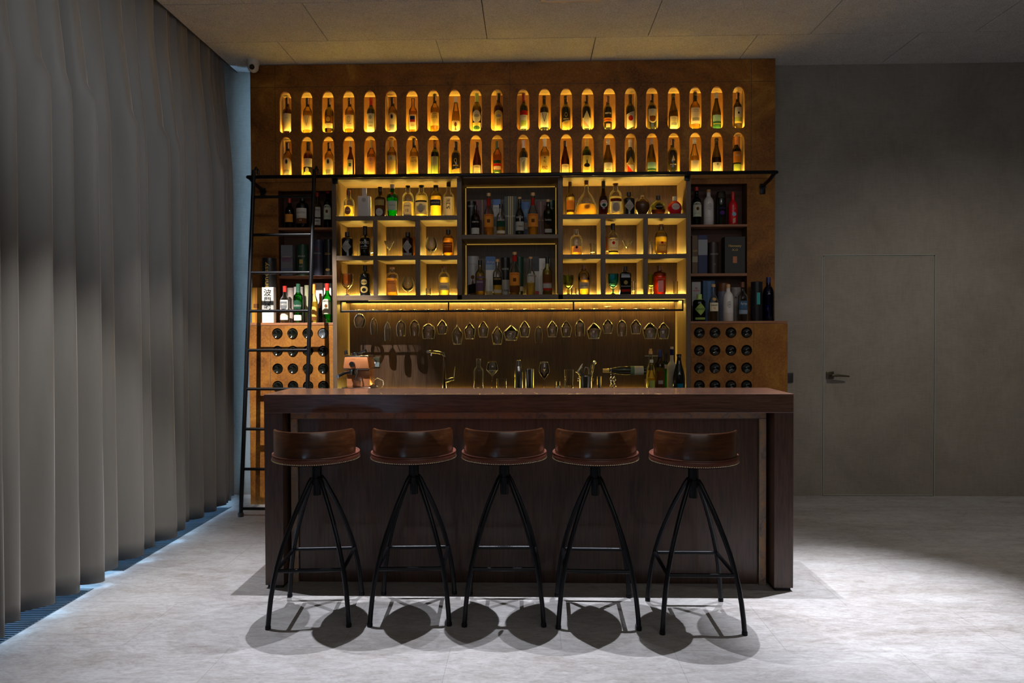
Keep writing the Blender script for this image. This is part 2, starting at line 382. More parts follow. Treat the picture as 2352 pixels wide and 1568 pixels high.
# back wall with the flush door opening
dx0, dx1, dz1 = 2.478, 3.396, 2.019
b = MB(); b.box(-3.0, dx0-.006, YW, YW+.15, 0, ZC+.5).box(dx1+.006, 6.7, YW, YW+.15, 0, ZC+.5).box(dx0-.006, dx1+.006, YW, YW+.15, dz1+.006, ZC+.5)
struct(b.build('wall_back', MW, smooth=False))
struct(MB().box(6.6, 6.75, -3.5, 6, 0, ZC+.1).build('wall_right', MW, smooth=False))
struct(MB().box(-3.2, 6.75, -3.65, -3.5, 0, ZC+.5).build('wall_front', MW, smooth=False))
# window wall on the left: mullioned glazing behind the curtain
b = MB().box(-2.98, -2.86, -3.5, YW, ZC-.05, ZC+.5).box(-2.98, -2.90, -3.5, YW, -.1, .03)
b.box(-3.02, -2.90, 5.52, 6.0, 0, ZC+.5)  # unseen wall end, added to narrow the daylight spill on the back wall
for y in (-3.4, -1.6, .2, 2.0, 3.8): b.box(-2.96, -2.90, y-.03, y+.03, 0, ZC)
wf = struct(b.build('window_1', P('window_frame_grey', (.10, .11, .12), .5), smooth=False))
MB().box(-2.935, -2.925, -3.4, 5.51, .03, ZC-.05).build('pane', M['pane'], wf, smooth=False)
# slot above the curtain
struct(MB().box(-2.98, XC-.004, -3.5, YW, ZC+.2, ZC+.25).box(XC-.006, XC-.001, -3.5, YW, ZC, ZC+.2).build('trim_1', P('slot_dark', (.05, .05, .05), .8), smooth=False))
# flush door
d = struct(MB().box(dx0, dx1, YW+.002, YW+.05, .008, dz1).build('door_1', MW, smooth=False))
fr = MB(); fm = P('thin_frame', (.42, .43, .38), .5, .3)
for a, c in ((dx0-.010, dx0-.005), (dx1+.005, dx1+.010)): fr.box(a, c, YW-.003, YW+.06, 0, dz1+.010)
fr.box(dx0-.010, dx1+.010, YW-.003, YW+.06, dz1+.005, dz1+.010)
fr.build('door_frame', fm, d, smooth=False)
MB().box(dx0, dx0+.004, YW-.002, YW+.03, .008, dz1).box(dx1-.004, dx1, YW-.002, YW+.03, .008, dz1).box(dx0, dx1, YW-.002, YW+.03, dz1-.004, dz1).box(dx0, dx1, YW-.002, YW+.03, .004, .010).build('door_edge_strip', fm, d, smooth=False)
MB().box(dx0-.02, dx1+.02, YW+.06, YW+.1, 0, dz1+.03).build('door_rebate', M['dark'], d, smooth=False)
hb = at(1906, 861, YW)
hd = MB().box(hb.x-.03, hb.x+.03, YW-.012, YW+.002, hb.z-.03, hb.z+.03, .003).lathe([(0, 0), (.011, 0), (.011, .045), (0, .045)], 14, (hb.x, YW-.01, hb.z), axis='-y')
hd.tube([(hb.x-.005, YW-.05, hb.z), (hb.x+.05, YW-.052, hb.z), (hb.x+.14, YW-.048, hb.z-.008)], [.011, .011, .006], 10)
hd.build('door_handle', P('bronze_handle', (.12, .10, .07), .3, .8), d)
# ceiling grille at the top edge of the view
a, c = flr(1243, 4, ZC), flr(1381, 2, ZC)
t = thing('ceiling_vent', ((a.x+c.x)/2, 4.33, ZC), 'beige rectangular air vent flush in the ceiling, cut by the top picture edge', 'air vent')
W2 = (c.x-a.x)/2
MB().box(-W2, W2, .27, .30, -.012, 0, .002).box(-W2, W2, -.30, -.27, -.012, 0, .002).box(-W2, -W2+.03, -.27, .27, -.012, 0, .002).box(W2-.03, W2, -.27, .27, -.012, 0, .002).build('frame', P('beige_enamel', (.62, .52, .42), .5), t)
bb = MB()
for i in range(14): bb.box(-W2+.03, W2-.03, -.26+i*.038, -.245+i*.038, -.009, 0)
bb.build('louvre', P('beige_louvre', (.55, .46, .37), .5), t, smooth=False)
# floor convector grille
SL = P('grille_slat', (.10, .12, .15), .3, .7)
for y0, y1, lab in ((-1.0, 3.66, 'dark slatted floor grille under the near part of the grey curtain'), (3.93, 5.40, 'dark slatted floor grille under the far part of the curtain, towards the ladder')):
    t = thing('floor_grille', (-2.57, (y0+y1)/2, 0), lab, 'floor grille', 'floor grilles under the curtain')
    q = MB(); y = y0-(y0+y1)/2+.012; h = (y1-y0)/2
    while y < h-.01: q.box(-.02, .178, y-.0045, y+.0045, -.022, -.002); y += .021
    q.build('slat_mat', SL, t, smooth=False)
    MB().box(-.03, .186, -h, h, -.095, -.085).box(.178, .187, -h, h, -.09, 0).box(-.03, -.02, -h, h, -.09, 0).build('trough', M['dark'], t, smooth=False)

# ---------------------------------------------------------------- curtain
def curtain():
    vis = [3.03, 3.2, 3.42, 3.6, 3.76, 4.0, 4.19, 4.36, 4.58, 4.72, 4.86, 5.05, 5.24, 5.35, 5.44, 5.53, 5.62]
    vam = [.10, .12, .11, .135, .09, .125, .10, .135, .115, .08, .095, .10, .12, .09, .08, .07]
    rnd = random.Random(3); edges = [-3.45]
    while edges[-1] < 2.85: edges.append(edges[-1]+rnd.uniform(.16, .25))
    amps = [rnd.uniform(.08, .13) for _ in edges]; edges += vis; amps = amps+vam+[.06]
    b = bmesh.new(); cols = []
    nz = 40; per = 18
    zs = [.034+(ZC+.19-.034)*k/nz for k in range(nz+1)]
    ph = [rnd.uniform(0, 6.28) for _ in edges]
    for i in range(len(edges)-1):
        y0, y1 = edges[i], edges[i+1]; am = amps[i]
        for k in range(per):
            t = k/per; col = []
            for z in zs:
                h = z/ZC; r = .64+.08*math.sin(ph[i]+2.2*h)
                f = .5-.5*math.cos(PI*t/r) if t < r else .5+.5*math.cos(PI*(t-r)/(1-r))
                g = min(max((h-.70)/.30, 0), 1); g = g*g*(3-2*g)
                f2 = .5-.5*math.cos(4*PI*t)
                x = -2.530 + 1.25*am*f*(1-.6*g) + .020*f2*g - .030*g + .010*math.sin(2.1*y0+h*2.2)*(1-g)
                if z > ZC-.25: x = min(x, XC-.012)
                elif z > ZC-.9: x = min(x, XC-.012+(ZC-.25-z)*.11)
                yy = y0+(y1-y0)*t + .018*math.sin(ph[i//2]+h*2.6)*(1-h*.4)*math.sin(PI*min(max((y0-2.9)/2.8, 0), 1))
                zz = z + (.012*math.sin(ph[i]+t*4)+.002) if z < .04 else z
                col.append(b.verts.new((x, yy, zz)))
            cols.append(col)
    for a, c in zip(cols, cols[1:]):
        for k in range(nz): b.faces.new((a[k], a[k+1], c[k+1], c[k]))
    hemco = [(c[1].co.copy(), c[2].co.copy()) for c in cols]
    me = bpy.data.meshes.new('curtain'); b.to_mesh(me); b.free()
    m, n, bs = nt('grey_curtain_cloth'); v = coords(n, (1, 1, .15))
    lk(n, ramp(n, noise(n, v, 9, 4), [(.3, (.15, .142, .130)), (.7, (.185, .175, .162))]), bs.inputs['Base Color'])
    bs.inputs['Roughness'].default_value = .7; bs.inputs['Sheen Weight'].default_value = .25
    o = link('curtain', me, m, None, None, True, 180)
    sm = o.modifiers.new('thick', 'SOLIDIFY'); sm.thickness = .003
    tag(o, 'floor-length grey curtain hanging in deep folds along the whole left side', 'curtain')
    # stitched hem line
    hm = bmesh.new(); prev = None
    for c1, c2 in hemco:
        p = c1+(c2-c1)*.15; q = [hm.verts.new(p+Vector((.0022, 0, dz))) for dz in (0, .004)]
        if prev: hm.faces.new((prev[0], prev[1], q[1], q[0]))
        prev = q
    me = bpy.data.meshes.new('hem'); hm.to_mesh(me); hm.free()
    link('hem_stitching', me, P('hem_thread', (.24, .23, .21), .8), o, None, False)
curtain()

# ---------------------------------------------------------------- security camera
p = at(581, 150, 5.56); t = thing('security_camera', (p.x, 5.56, ZC), 'small white dome security camera on the ceiling at the top left corner of the cabinet', 'security camera')
wp = P('white_plastic', (.55, .53, .50), .35)
MB().lathe([(0, 0), (.050, 0), (.050, -.03), (.044, -.045), (0, -.045)], 24).build('base', wp, t)
MB().sphere((.004, -.006, -.055), .044, 24, 16).build('dome', wp, t)
MB().lathe([(0, 0), (.021, 0), (.021, .008), (0, .012)], 18, (.010, -.042, -.068), axis='-y').build('lens', M['gloss'], t)

# ---------------------------------------------------------------- top cabinet with lit niches
XN = [655.5, 704, 753, 800.5, 849, 898, 946, 995, 1044, 1092.5, 1141.5, 1201.5, 1251, 1300.5, 1350, 1400, 1449, 1498, 1548, 1597.5, 1647, 1697]
NX = [at(x, 250, 5.65).x for x in XN]
XL, XR, YF, YB = -2.308, 2.016, 5.65, 5.785
cab = thing('niche_cabinet', (0, YF, 2.66), 'wide rust-brown cabinet at ceiling height with two rows of lit arched bottle niches', 'cabinet')
cab_o = Vector((0, YF, 2.66))
def arch(cx, z0, z1, w=.0505, rb=.03):
    pts = []; h = .082
    if rb:
        for k in range(5): a = PI+PI/2*k/4; pts.append((cx-w+rb+rb*math.cos(a), z0+rb+rb*math.sin(a)))
        for k in range(5): a = -PI/2+PI/2*k/4; pts.append((cx+w-rb+rb*math.cos(a), z0+rb+rb*math.sin(a)))
    else: pts += [(cx-w, z0), (cx+w, z0)]
    for k in range(17): a = PI*k/16; pts.append((cx+w*math.cos(a), z1-h+h*math.sin(a)**.92))
    return pts
ZU0, ZU1, ZL0, ZL1 = 3.052, 3.395, 2.680, 3.020
loc = lambda poly: [(x, z-2.66) for x, z in poly]
holes = [loc(arch(x, ZU0, ZU1)) for x in NX] + [loc(arch(x, ZL0, ZL1)) for x in NX]
zc0 = 2.644
holed_plate('front_panel', loc([(XL, zc0), (XR, zc0), (XR, ZC-.004), (XL, ZC-.004)]), holes, 0, .018, M['copper_panel'], cab)
c = MB()
c.box(XL, XR, .14, .155, zc0-2.66, ZC-.004-2.66)
c.build('back_panel', M['niche_back'], cab, smooth=False)
MB().box(XL, XL+.018, .018, .14, zc0-2.66, ZC-.004-2.66).box(XR-.018, XR, .018, .14, zc0-2.66, ZC-.004-2.66).build('side_panel', M['copper_panel'], cab, smooth=False)
zt = .008
for z0 in (ZL0-.014, ZU0-.018, 3.400):
    MB().box(NX[0]-.07, NX[-1]+.07, .018, .14, z0-2.66-.012, z0-2.66+.006).build('shelf', M['niche_in'], cab, smooth=False)
pv = [NX[0]-.062, (NX[4]+NX[5])/2+.031, (NX[10]+NX[11])/2-.05, (NX[10]+NX[11])/2+.05, (NX[16]+NX[17])/2-.031, NX[-1]+.062]
for x in pv: MB().box(x-.006, x+.006, .018, .14, ZL0-.014-2.66, .74).build('partition', M['niche_in'], cab, smooth=False)
for z0 in (ZL0-.008, ZU0-.012):
    for a, c in zip(pv, pv[1:]):
        if c-a > .2: MB().box(a+.02, c-.02, .129, .136, z0-2.66-.0015, z0-2.66+.005).build('led_strip', M['led_nb'], cab, smooth=False)
for z0 in (ZL0-.008, ZU0-.012):
    for a, c in zip(pv, pv[1:]):
        if c-a > .2:
            MB().box(a+.02, c-.02, .0185, .0215, z0-2.66-.0015, z0-2.66+.0095).build('strip_light_shield', M['dark'], cab, smooth=False)  # added unseen shield, keeps the strip's direct light off the room ceiling
            MB().quad((a+.02, .0222, z0-2.66-.001), (c-.02, .0222, z0-2.66-.001), (c-.02, .0222, z0-2.66+.009), (a+.02, .0222, z0-2.66+.009)).build('led_strip', M['led_n'], cab, smooth=False)
seams = MB()
for x in ((NX[10]+NX[11])/2, NX[0]-.085, NX[-1]+.10): seams.box(x-.0012, x+.0012, -.0006, .001, zc0-2.66, ZC-2.66-.01)
seams.box(XL, XR, -.0006, .001, 3.428-2.66, 3.4305-2.66)
seams.build('panel_joint', M['dark'], cab, smooth=False)

# ---------------------------------------------------------------- side cabinets with open shelves, and wine racks below
def side(sx, label, rack_label):
    L_ = sx < 0
    x0, x1 = (XL, -1.5765) if L_ else (1.2875, XR)        # outer extents
    o0, o1 = (-2.083, -1.5765) if L_ else (1.2875, 1.79)  # opening
    zt_, zb = 2.642, 1.474
    ztop = 2.571 if L_ else 2.60
    t = thing('shelf_cabinet', ((x0+x1)/2, YF, zb), label, 'shelf cabinet', 'side shelf cabinets')
    cx = (x0+x1)/2; R = lambda x: x-cx
    hole = [(R(o0), 0.0005), (R(o1), .0005), (R(o1), ztop-zb), (R(o0), ztop-zb)]
    q = MB()
    if L_: q.box(R(x0), R(o0), 0, .018, 0, zt_-zb, .001)
    else: q.box(R(o1), R(x1), 0, .018, 0, zt_-zb, .001)
    q.box(R(o0), R(o1), 0, .018, ztop-zb, zt_-zb, .001)
    q.build('front_panel', M['copper_panel'], t, smooth=False)
    MB().box(R(x0), R(x1), .142, .157, 0, zt_-zb).build('back_panel', M['cavity'], t, smooth=False)
    (MB().box(R(o0)-.02, R(o0)-.001, .018, .142, 0, zt_-zb).box(R(x0), R(x0)+.016, .018, .142, 0, zt_-zb) if L_ else MB().box(R(o1)+.001, R(o1)+.02, .018, .142, 0, zt_-zb).box(R(x1)-.016, R(x1), .018, .142, 0, zt_-zb)).box(R(o0), R(o1), .018, .142, ztop-zb+.022, ztop-zb+.032).build('side_panel', M['cavity'], t, smooth=False)
    for za, zbb in ((2.250, 2.268), (1.846, 1.868)):
        MB().box(R(o0), R(o1), 0, .142, za-zb, zbb-zb, .001).build('shelf', M['shelf_red'], t, smooth=False)
    # wine rack below
    yr = 5.474; w0, w1 = (-2.264, -1.577) if L_ else (1.288, 2.055)
    r = thing('wine_rack', ((w0+w1)/2, yr, 0), rack_label, 'wine rack', 'wine rack cabinets')
    cx2 = (w0+w1)/2
    xs = [at(x, 800, yr).x for x in ((637.3, 672.3, 707, 742) if L_ else (1606.5, 1642.3, 1679, 1715))]
    zs = [at(1600 if not L_ else 700, y, yr).z for y in ((765.5, 806, 846.5, 886.5) if L_ else (764, 804.6, 845, 885))]
    hr = .0435
    hs = [[(x-cx2+hr*math.cos(2*PI*k/28), z+hr*math.sin(2*PI*k/28)) for k in range(28)] for x in xs for z in zs]
    holed_plate('front_panel', [(w0-cx2, .0), (w1-cx2, .0), (w1-cx2, 1.452), (w0-cx2, 1.452)], hs, 0, .02, M['copper_panel'], r)
    MB().box(w0-cx2, w1-cx2, -.003, .172, 1.4545, 1.4735, .001).build('top_board', M['shelf_red'], r, smooth=False)
    MB().box(w0-cx2, w0-cx2+.018, .02, .33, 0, 1.452).box(w1-cx2-.018, w1-cx2, .02, .33, 0, 1.452).build('side_panel', M['copper_panel'], r, smooth=False)
    MB().box(w0-cx2+.018, w1-cx2-.018, .318, .33, .0, 1.452).build('back_panel', M['dark'], r, smooth=False)
    xj = xs[0]-.058-cx2 if L_ else xs[-1]+.055-cx2
    MB().box(xj-.001, xj+.001, -.0006, .001, 0, 1.45).build('panel_joint', M['dark'], r, smooth=False)
    return xs, zs
RL = side(-1, 'open shelf cabinet behind the black ladder, left of the lit shelving', 'copper-brown wine rack behind the ladder with round bottle holes')
RR = side(1, 'open shelf cabinet on the right of the lit shelving, beside the bare wall', 'copper-brown wine rack at the right end of the wall unit')
# bottles lying in the racks, bases outwards
def rack_bottle(mat):
    q = MB().lathe([(0, .014), (.014, .012), (.026, .003), (.032, .0), (.0365, .004), (.038, .012), (.038, .19), (.03, .215), (.014, .25), (.014, .295), (0, .295)], 28, axis='y')
    me_o = q.build('wine_bottle', mat); return me_o
rb0 = rack_bottle(G['black'])
rcol = {0: G['black'], 1: P('dark_green_bottle_base', (.012, .03, .016), .06, 0, .4), 2: P('grey_bottle_base', (.09, .10, .11), .1, 0, .5)}
ORD = ('first', 'second', 'third', 'fourth'); ROWN = ('top', 'second', 'third', 'lowest visible')
first = True
for side_, (xs, zs) in (('left', RL), ('right', RR)):
    for j, z in enumerate(zs):
        for i, x in enumerate(xs):
            o = rb0 if first else rb0.copy()
            if not first: C.objects.link(o)
            first = False
            o.location = (x+random.uniform(-.001, .001), 5.474+random.uniform(-.012, .006), z-.0040)
            extra = 'milky grey ' if (side_, i, j) == ('left', 3, 0) else ''
            tag(o, f'{extra}{ORD[i]} bottle base from the left, {ROWN[j]} row of the {side_} wine rack', 'wine bottle', 'wine bottles lying in the racks')
            if extra:
                o.data = o.data.copy(); o.data.materials[0] = rcol[2]
# ================================================================ lit shelving unit in the middle
UF, UB = 5.450, 5.785; CT0 = .90
XS = [-1.575, -1.540, -1.245, -1.208, -.905, -.867, -.570, -.532, .235, .274, .574, .612, .910, .947, 1.248, 1.286]
u = thing('display_shelving', (0, UF, .94), 'dark oak display shelving with warm lit compartments, centre of the bar wall', 'shelving unit')
B0 = .94
def ub(name, mat, *bx, bev=.0015, sm=False):
    q = MB()
    for x0, x1, y0, y1, z0, z1 in bx: q.box(x0, x1, y0-UF, y1-UF, z0-B0, z1-B0, bev)
    return q.build(name, mat, u, smooth=sm)
ZT = 2.640
for a, c_ in ((0, 1), (14, 15)): ub('upright', M['smoked'], (XS[a], XS[c_], UF, UB+.015, .0, ZT))
for a, c_ in ((6, 7), (8, 9)): ub('upright', M['smoked'], (XS[a], XS[c_], UF, UB, 1.652, ZT-.022))
ub('top_board', M['smoked_h'], (XS[1], XS[14], UF, UB, ZT-.022, ZT))
ub('long_shelf', M['smoked_h'], (XS[1], XS[14], UF, UB, 1.650, 1.691))
LX, RX = (XS[1], XS[6]), (XS[9], XS[14])
for x0, x1 in (LX, RX):
    for z0, z1 in ((2.288, 2.3255), (1.971, 2.008)): ub('shelf', M['smoked_h'], (x0, x1, UF, UB, z0, z1))
for a, c_ in ((2, 3), (4, 5), (10, 11), (12, 13)): 
    ub('divider', M['smoked'], (XS[a], XS[c_], UF, UB, 2.008, 2.288)); ub('divider', M['smoked'], (XS[a], XS[c_], UF, UB, 1.691, 1.971))
ub('shelf', M['smoked_h'], (XS[7], XS[8], UF+.004, UB, 2.137, 2.170))
ub('back_panel', M['cellback'], (XS[1], XS[14], UB, UB+.015, 1.650, ZT), bev=0)
ub('splashback', M['splash'], (XS[1], XS[14], UB, UB+.015, .0, 1.649), bev=0)
cells = []
for x0, x1 in (LX, RX): cells.append((x0, x1, 2.3255, ZT-.022))
for z0, z1 in ((2.008, 2.288), (1.691, 1.971)):
    for a, c_ in ((1, 2), (3, 4), (5, 6), (9, 10), (11, 12), (13, 14)): cells.append((XS[a], XS[c_], z0, z1))
for x0, x1, z0, z1 in cells:
    ub('led_strip', M['led'], (x0+.012, x1-.012, UB-.012, UB-.004, z0+.0005, z0+.005), bev=0)
for z0, z1 in ((2.170, ZT-.022), (1.691, 2.137)):
    ub('led_strip', M['led_m'], (XS[7]+.012, XS[8]-.012, UB-.010, UB-.004, z0+.0005, z0+.005), bev=0)
    ub('led_edge', M['led_lo'], (XS[7]+.0005, XS[7]+.006, UB-.008, UB-.001, z0+.01, z1-.01), (XS[8]-.006, XS[8]-.0005, UB-.008, UB-.001, z0+.01, z1-.01), (XS[7]+.01, XS[8]-.01, UB-.008, UB-.001, z1-.006, z1-.0005), bev=0)
ub('led_strip', M['led_rack'], (XS[1]+.03, XS[14]-.02, UB-.05, UB-.042, 1.645, 1.6495), bev=0)
ub('led_strip', M['led_c'], (XS[1]+.03, XS[14]-.03, UB-.008, UB-.002, CT0+.0008, CT0+.006), bev=0)
ub('led_edge', M['led_f'], (XS[1]+.25, XS[14]-.01, UF+.012, UF+.016, 1.647, 1.6495), bev=0)
ub('led_edge', M['led_lo'], (XS[1]+.0005, XS[1]+.014, UB-.010, UB-.001, .95, 1.64), (XS[14]-.014, XS[14]-.0005, UB-.010, UB-.001, .95, 1.64), bev=0)

# hanging black glass rack
zb0, zb1, zt0, zt1 = at(900, 717, UF+.02).z, at(900, 712.5, UF+.02).z, at(900, 693.5, UF+.02).z, 1.6485
xa, xb = at(781, 700, UF+.02).x, at(1570, 700, UF+.02).x
zg = at(900, 710, UF+.10).z
g = thing('glass_rack', ((xa+xb)/2, UF+.03, 1.649), 'black steel frame for stemware hanging under the long shelf', 'glass rack'); gx = (xa+xb)/2
def gb(name, *bx):
    q = MB()
    for x0, x1, y0, y1, z0, z1 in bx: q.box(x0-gx, x1-gx, y0-UF-.03, y1-UF-.03, z0-1.649, z1-1.649, .0008)
    return q.build(name, M['black'], g, smooth=False)
gb('top_rail', (xa, xb, UF+.02, UF+.032, zt0, zt1)); gb('top_rail', (xa, xb, UF+.20, UF+.212, zt0, zt1))
gb('bottom_rail', (xa, xb, UF+.02, UF+.028, zb0, zb1))
for x in (xa+.006, at(1029.5, 700, UF).x, at(1317.5, 700, UF).x, xb-.006):
    gb('hanger', (x-.006, x+.006, UF+.02, UF+.032, zb0, zt0)); 
GX = [826, 858.5, 890, 921, 952, 984, 1015.5, 1050, 1079, 1110, 1142, 1174, 1205, 1237, 1268.5, 1300.5, 1332, 1364.5, 1396, 1428.5, 1460.5, 1493, 1524]
gxs = [at(x, 712, UF+.10).x for x in GX]
mids = [xa+.012]+[(a+c)/2 for a, c in zip(gxs, gxs[1:])]+[xb-.012]
for i, x in enumerate(gxs):
    for s_ in (-1, 1): gb('runner', (x+s_*.021-.002, x+s_*.021+.002, UF+.030, UF+.210, zg-.011, zg-.0052))

# hanging glasses: (centre, bowl top, rim, bowl width, kind, label)
HG = [
 (826, 720, 752, 27, 'tul', 'small balloon glass with a short stem, leftmost glass hanging in the rack'),
 (858.5, 729, 768, 15.5, 'flute', 'narrow champagne flute hanging second from the left in the rack'),
 (890, 739, 782.5, 14.5, 'flute', 'long-stemmed champagne flute hanging third from the left in the rack'),
 (921, 736, 772, 22, 'round', 'rounded white-wine glass hanging fourth from the left'),
 (952, 735, 771, 22, 'round', 'rounded white-wine glass hanging fifth from the left, beside the balloon glass'),
 (984, 743, 778, 31, 'balloon', 'wide balloon wine glass hanging left of the first small angular glass'),
 (1015.5, 734, 767.5, 25, 'ang', 'short angular wine glass hanging just left of the left rack hanger bar'),
 (1050, 748, 791, 26, 'ang', 'long angular red-wine glass hanging just right of the left rack hanger bar'),
 (1079, 741, 778.5, 26, 'ang', 'angular wine glass hanging second to the right of the left hanger bar'),
 (1110, 737, 774.5, 25, 'ang', 'angular wine glass hanging third to the right of the left hanger bar'),
 (1142, 749, 791, 26, 'ang', 'long angular wine glass hanging directly left of the widest glass in the middle'),
 (1174, 747, 782, 35, 'ang', 'very wide angular glass hanging in the middle of the rack'),
 (1205, 736, 774, 25, 'ang', 'angular wine glass hanging between the widest middle glass and a flute'),
 (1237, 748, 787, 17, 'flute', 'pointed flute hanging alone in the middle third of the rack'),
 (1268.5, 736, 774, 25, 'ang', 'angular wine glass hanging directly right of the middle flute'),
 (1300.5, 736, 774, 25, 'ang', 'angular wine glass hanging just left of the right hanger bar'),
 (1332, 735, 772, 23, 'round', 'rounded wine glass hanging just right of the right hanger bar'),
 (1364.5, 741, 778, 33, 'ang', 'wide angular glass hanging second to the right of the right hanger bar'),
 (1396, 732, 766, 25, 'ang', 'small angular glass whose foot sits highest above the rack'),
 (1428.5, 735, 772, 22, 'round', 'rounded wine glass hanging fourth from the right end'),
 (1460.5, 733, 767, 25, 'ang', 'small angular glass hanging third from the right end'),
 (1493, 740, 778, 33, 'ang', 'wide angular glass hanging second from the right end'),
 (1524, 740, 778, 27, 'ang', 'angular wine glass hanging rightmost in the rack'),
]
def bowl(kind, R, h):
    if kind == 'flute': p = [(.0, 0), (.2, .02), (.62, .12), (.92, .30), (1, .5), (.96, .75), (.86, 1)]
    elif kind == 'round': p = [(0, 0), (.35, .03), (.78, .16), (.97, .36), (1, .5), (.92, .8), (.82, 1)]
    elif kind == 'balloon': p = [(0, 0), (.35, .02), (.8, .16), (.98, .4), (1, .55), (.93, .8), (.82, 1)]
    elif kind == 'tul': p = [(0, 0), (.5, .05), (.9, .3), (1, .5), (.85, .8), (.62, 1)]
    else: p = [(0, 0), (.18, .04), (.55, .18), (.95, .38), (1, .43), (.93, .65), (.72, 1)]
    out = []
    for (r0, z0), (r1, z1) in zip(p, p[1:]):
        for k in range(3):
            t = k/3; out.append(((r0+(r1-r0)*t)*R, (z0+(z1-z0)*t)*h))
    return out+[(p[-1][0]*R, h)]
def stem_glass(R, hb, hs, kind, rf=None):
    "standing profile from the foot up: foot, stem, bowl outside, bowl inside"
    rf = rf or R*.85
    o = [(0, 0), (rf, .0), (rf, .002), (rf*.4, .005), (.0045, .012), (.0035, .03), (.0035, hs-.012), (.006, hs)]
    bo = [(r, z+hs) for r, z in bowl(kind, R, hb)][1:]
    bi = [(max(r-.0012, 0), z) for r, z in bo[::-1]]; bi = bi[:-1]+[(0, hs+.004)]
    return o+[p for p in bo if p[0] > .006]+bi
YG = UF+.10
for cx, y0, y1, w_, k, lab in HG:
    zf = at(900, 710, YG).z + (.018 if cx == 1396 else 0)
    pt, pr = at(cx, y0, YG), at(cx, y1, YG); R_ = w_/2/1568*YG
    hs, hb = max(zf-pt.z, .02), pt.z-pr.z
    prof = [(r, -z) for r, z in stem_glass(R_, hb, hs, k, .034)]
    o = MB().lathe(prof, 28).build('wine_glass', M['stem'], None, (at(cx, 712, YG).x, YG, zf), ang=80)
    tag(o, lab, 'wine glass', 'stemware hanging in the rack')

# ---------------------------------------------------------------- counter at the back (top only shows as what stands on it)
CT = .90
t = thing('back_counter', (-.146, 5.19, 0), 'dark work counter under the splashback, behind the bar', 'counter')
MB().box(-1.388, 1.388, 0, .590, CT-.03, CT, .002).build('worktop', P('dark_stone', (.05, .042, .036), .3), t, smooth=False)
MB().box(-1.385, 1.385, .03, .585, .08, CT-.03, .002).build('cabinet_body', M['walnut'], t, smooth=False)
MB().box(-1.38, 1.38, .08, .585, 0, .08).build('plinth', M['dark'], t, smooth=False)

# ---------------------------------------------------------------- ladder rail and ladder
YR = 5.37; zr = at(1170, 401, YR).z; x0, x1 = at(566, 402, YR).x, at(1787, 398, YR).x
t = thing('ladder_rail', (0, YR, zr), 'long black steel rail for the library ladder, running above the lit shelves', 'ladder rail')
MB().tube([(x0, 0, 0), (x0+.01, 0, 0), (x1-.01, 0, 0), (x1, 0, 0)], [.009, .0145, .0145, .009], 14).build('rail', M['black'], t)
for x in (x0+.025, x1-.025):
    q = MB().tube([(x, 0, -.004), (x, .10, -.032), (x, YF-YR-.003, -.05)], [.016, .015, .015], 12)
    q.lathe([(0, 0), (.026, 0), (.026, .012), (0, .012)], 20, (x, YF-YR-.001, -.055), axis='-y'); q.box(x-.022, x+.022, YF-YR-.012, YF-YR-.001, -.115, -.03, .004)
    q.build('bracket', M['black'], t)
for px in (770, 1578):
    x = at(px, 405, 5.44).x
    MB().box(x-.022, x+.022, -.012, .079, -.008, .0135, .003).box(x-.020, x+.020, .066, .079, -.045, .0, .002).build('bracket', M['black'], t)
for px in (1060, 1290):
    x = at(px, 405, 5.44).x
    MB().box(x-.012, x+.012, -.004, .079, -.004, .010, .002).build('bracket', M['black'], t)
# ladder: foot on the floor in front, head hooked on the rail
pb = flr(553, 1186); tl = at(583, 394, YR-.035); tr = at(722, 391, YR-.035)
br_x = pb.x + (tr.x-tl.x); tb = Vector((pb.x+.0, pb.y, 0))
def lad(s, h):  # point on a stile (s = 0 left, 1 right) at height h
    k = h/tl.z; a = Vector((pb.x, pb.y, 0)).lerp(tl, k); return a+Vector((s*(tr.x-tl.x), 0, 0))
t = thing('library_ladder', (pb.x+.24, pb.y, 0), 'black tubular steel library ladder leaning on the rail at the left end', 'ladder'); off = Vector((pb.x+.24, pb.y, 0))
for s in (0, 1):
    MB().tube([lad(s, 0)-off, lad(s, .02)-off, lad(s, tl.z)-off, lad(s, tl.z+.012)-off], [.0155, .0155, .0155, .013], 14).build('stile', M['black'], t)
for y in (452, 539, 626, 714, 804, 893, 985, 1077, 1168):
    h = 1.0
    for _ in range(20):
        p = lad(.3, h); d_ = p-Vector((0, 0, H)); py = 784 - F*d_.dot(upv)/d_.dot(fwd); h += (py-y)/290
    MB().tube([lad(0, h)-off, lad(1, h)-off], .0115, 12).build('rung', M['black'], t)
for s in (0, 1):
    p = lad(s, tl.z-.01)-off
    MB().tube([p, p+Vector((.012, .02, .045)), p+Vector((.012, .055, .035)), p+Vector((.012, .058, .0))], .010, 10).build('rail_hook', M['black'], t)
    q = lad(s, .012)-off
    MB().lathe([(0, -.012), (.021, -.012), (.021, .012), (.0175, .02)], 16, tuple(q)).build('rubber_foot', M['dark'], t)

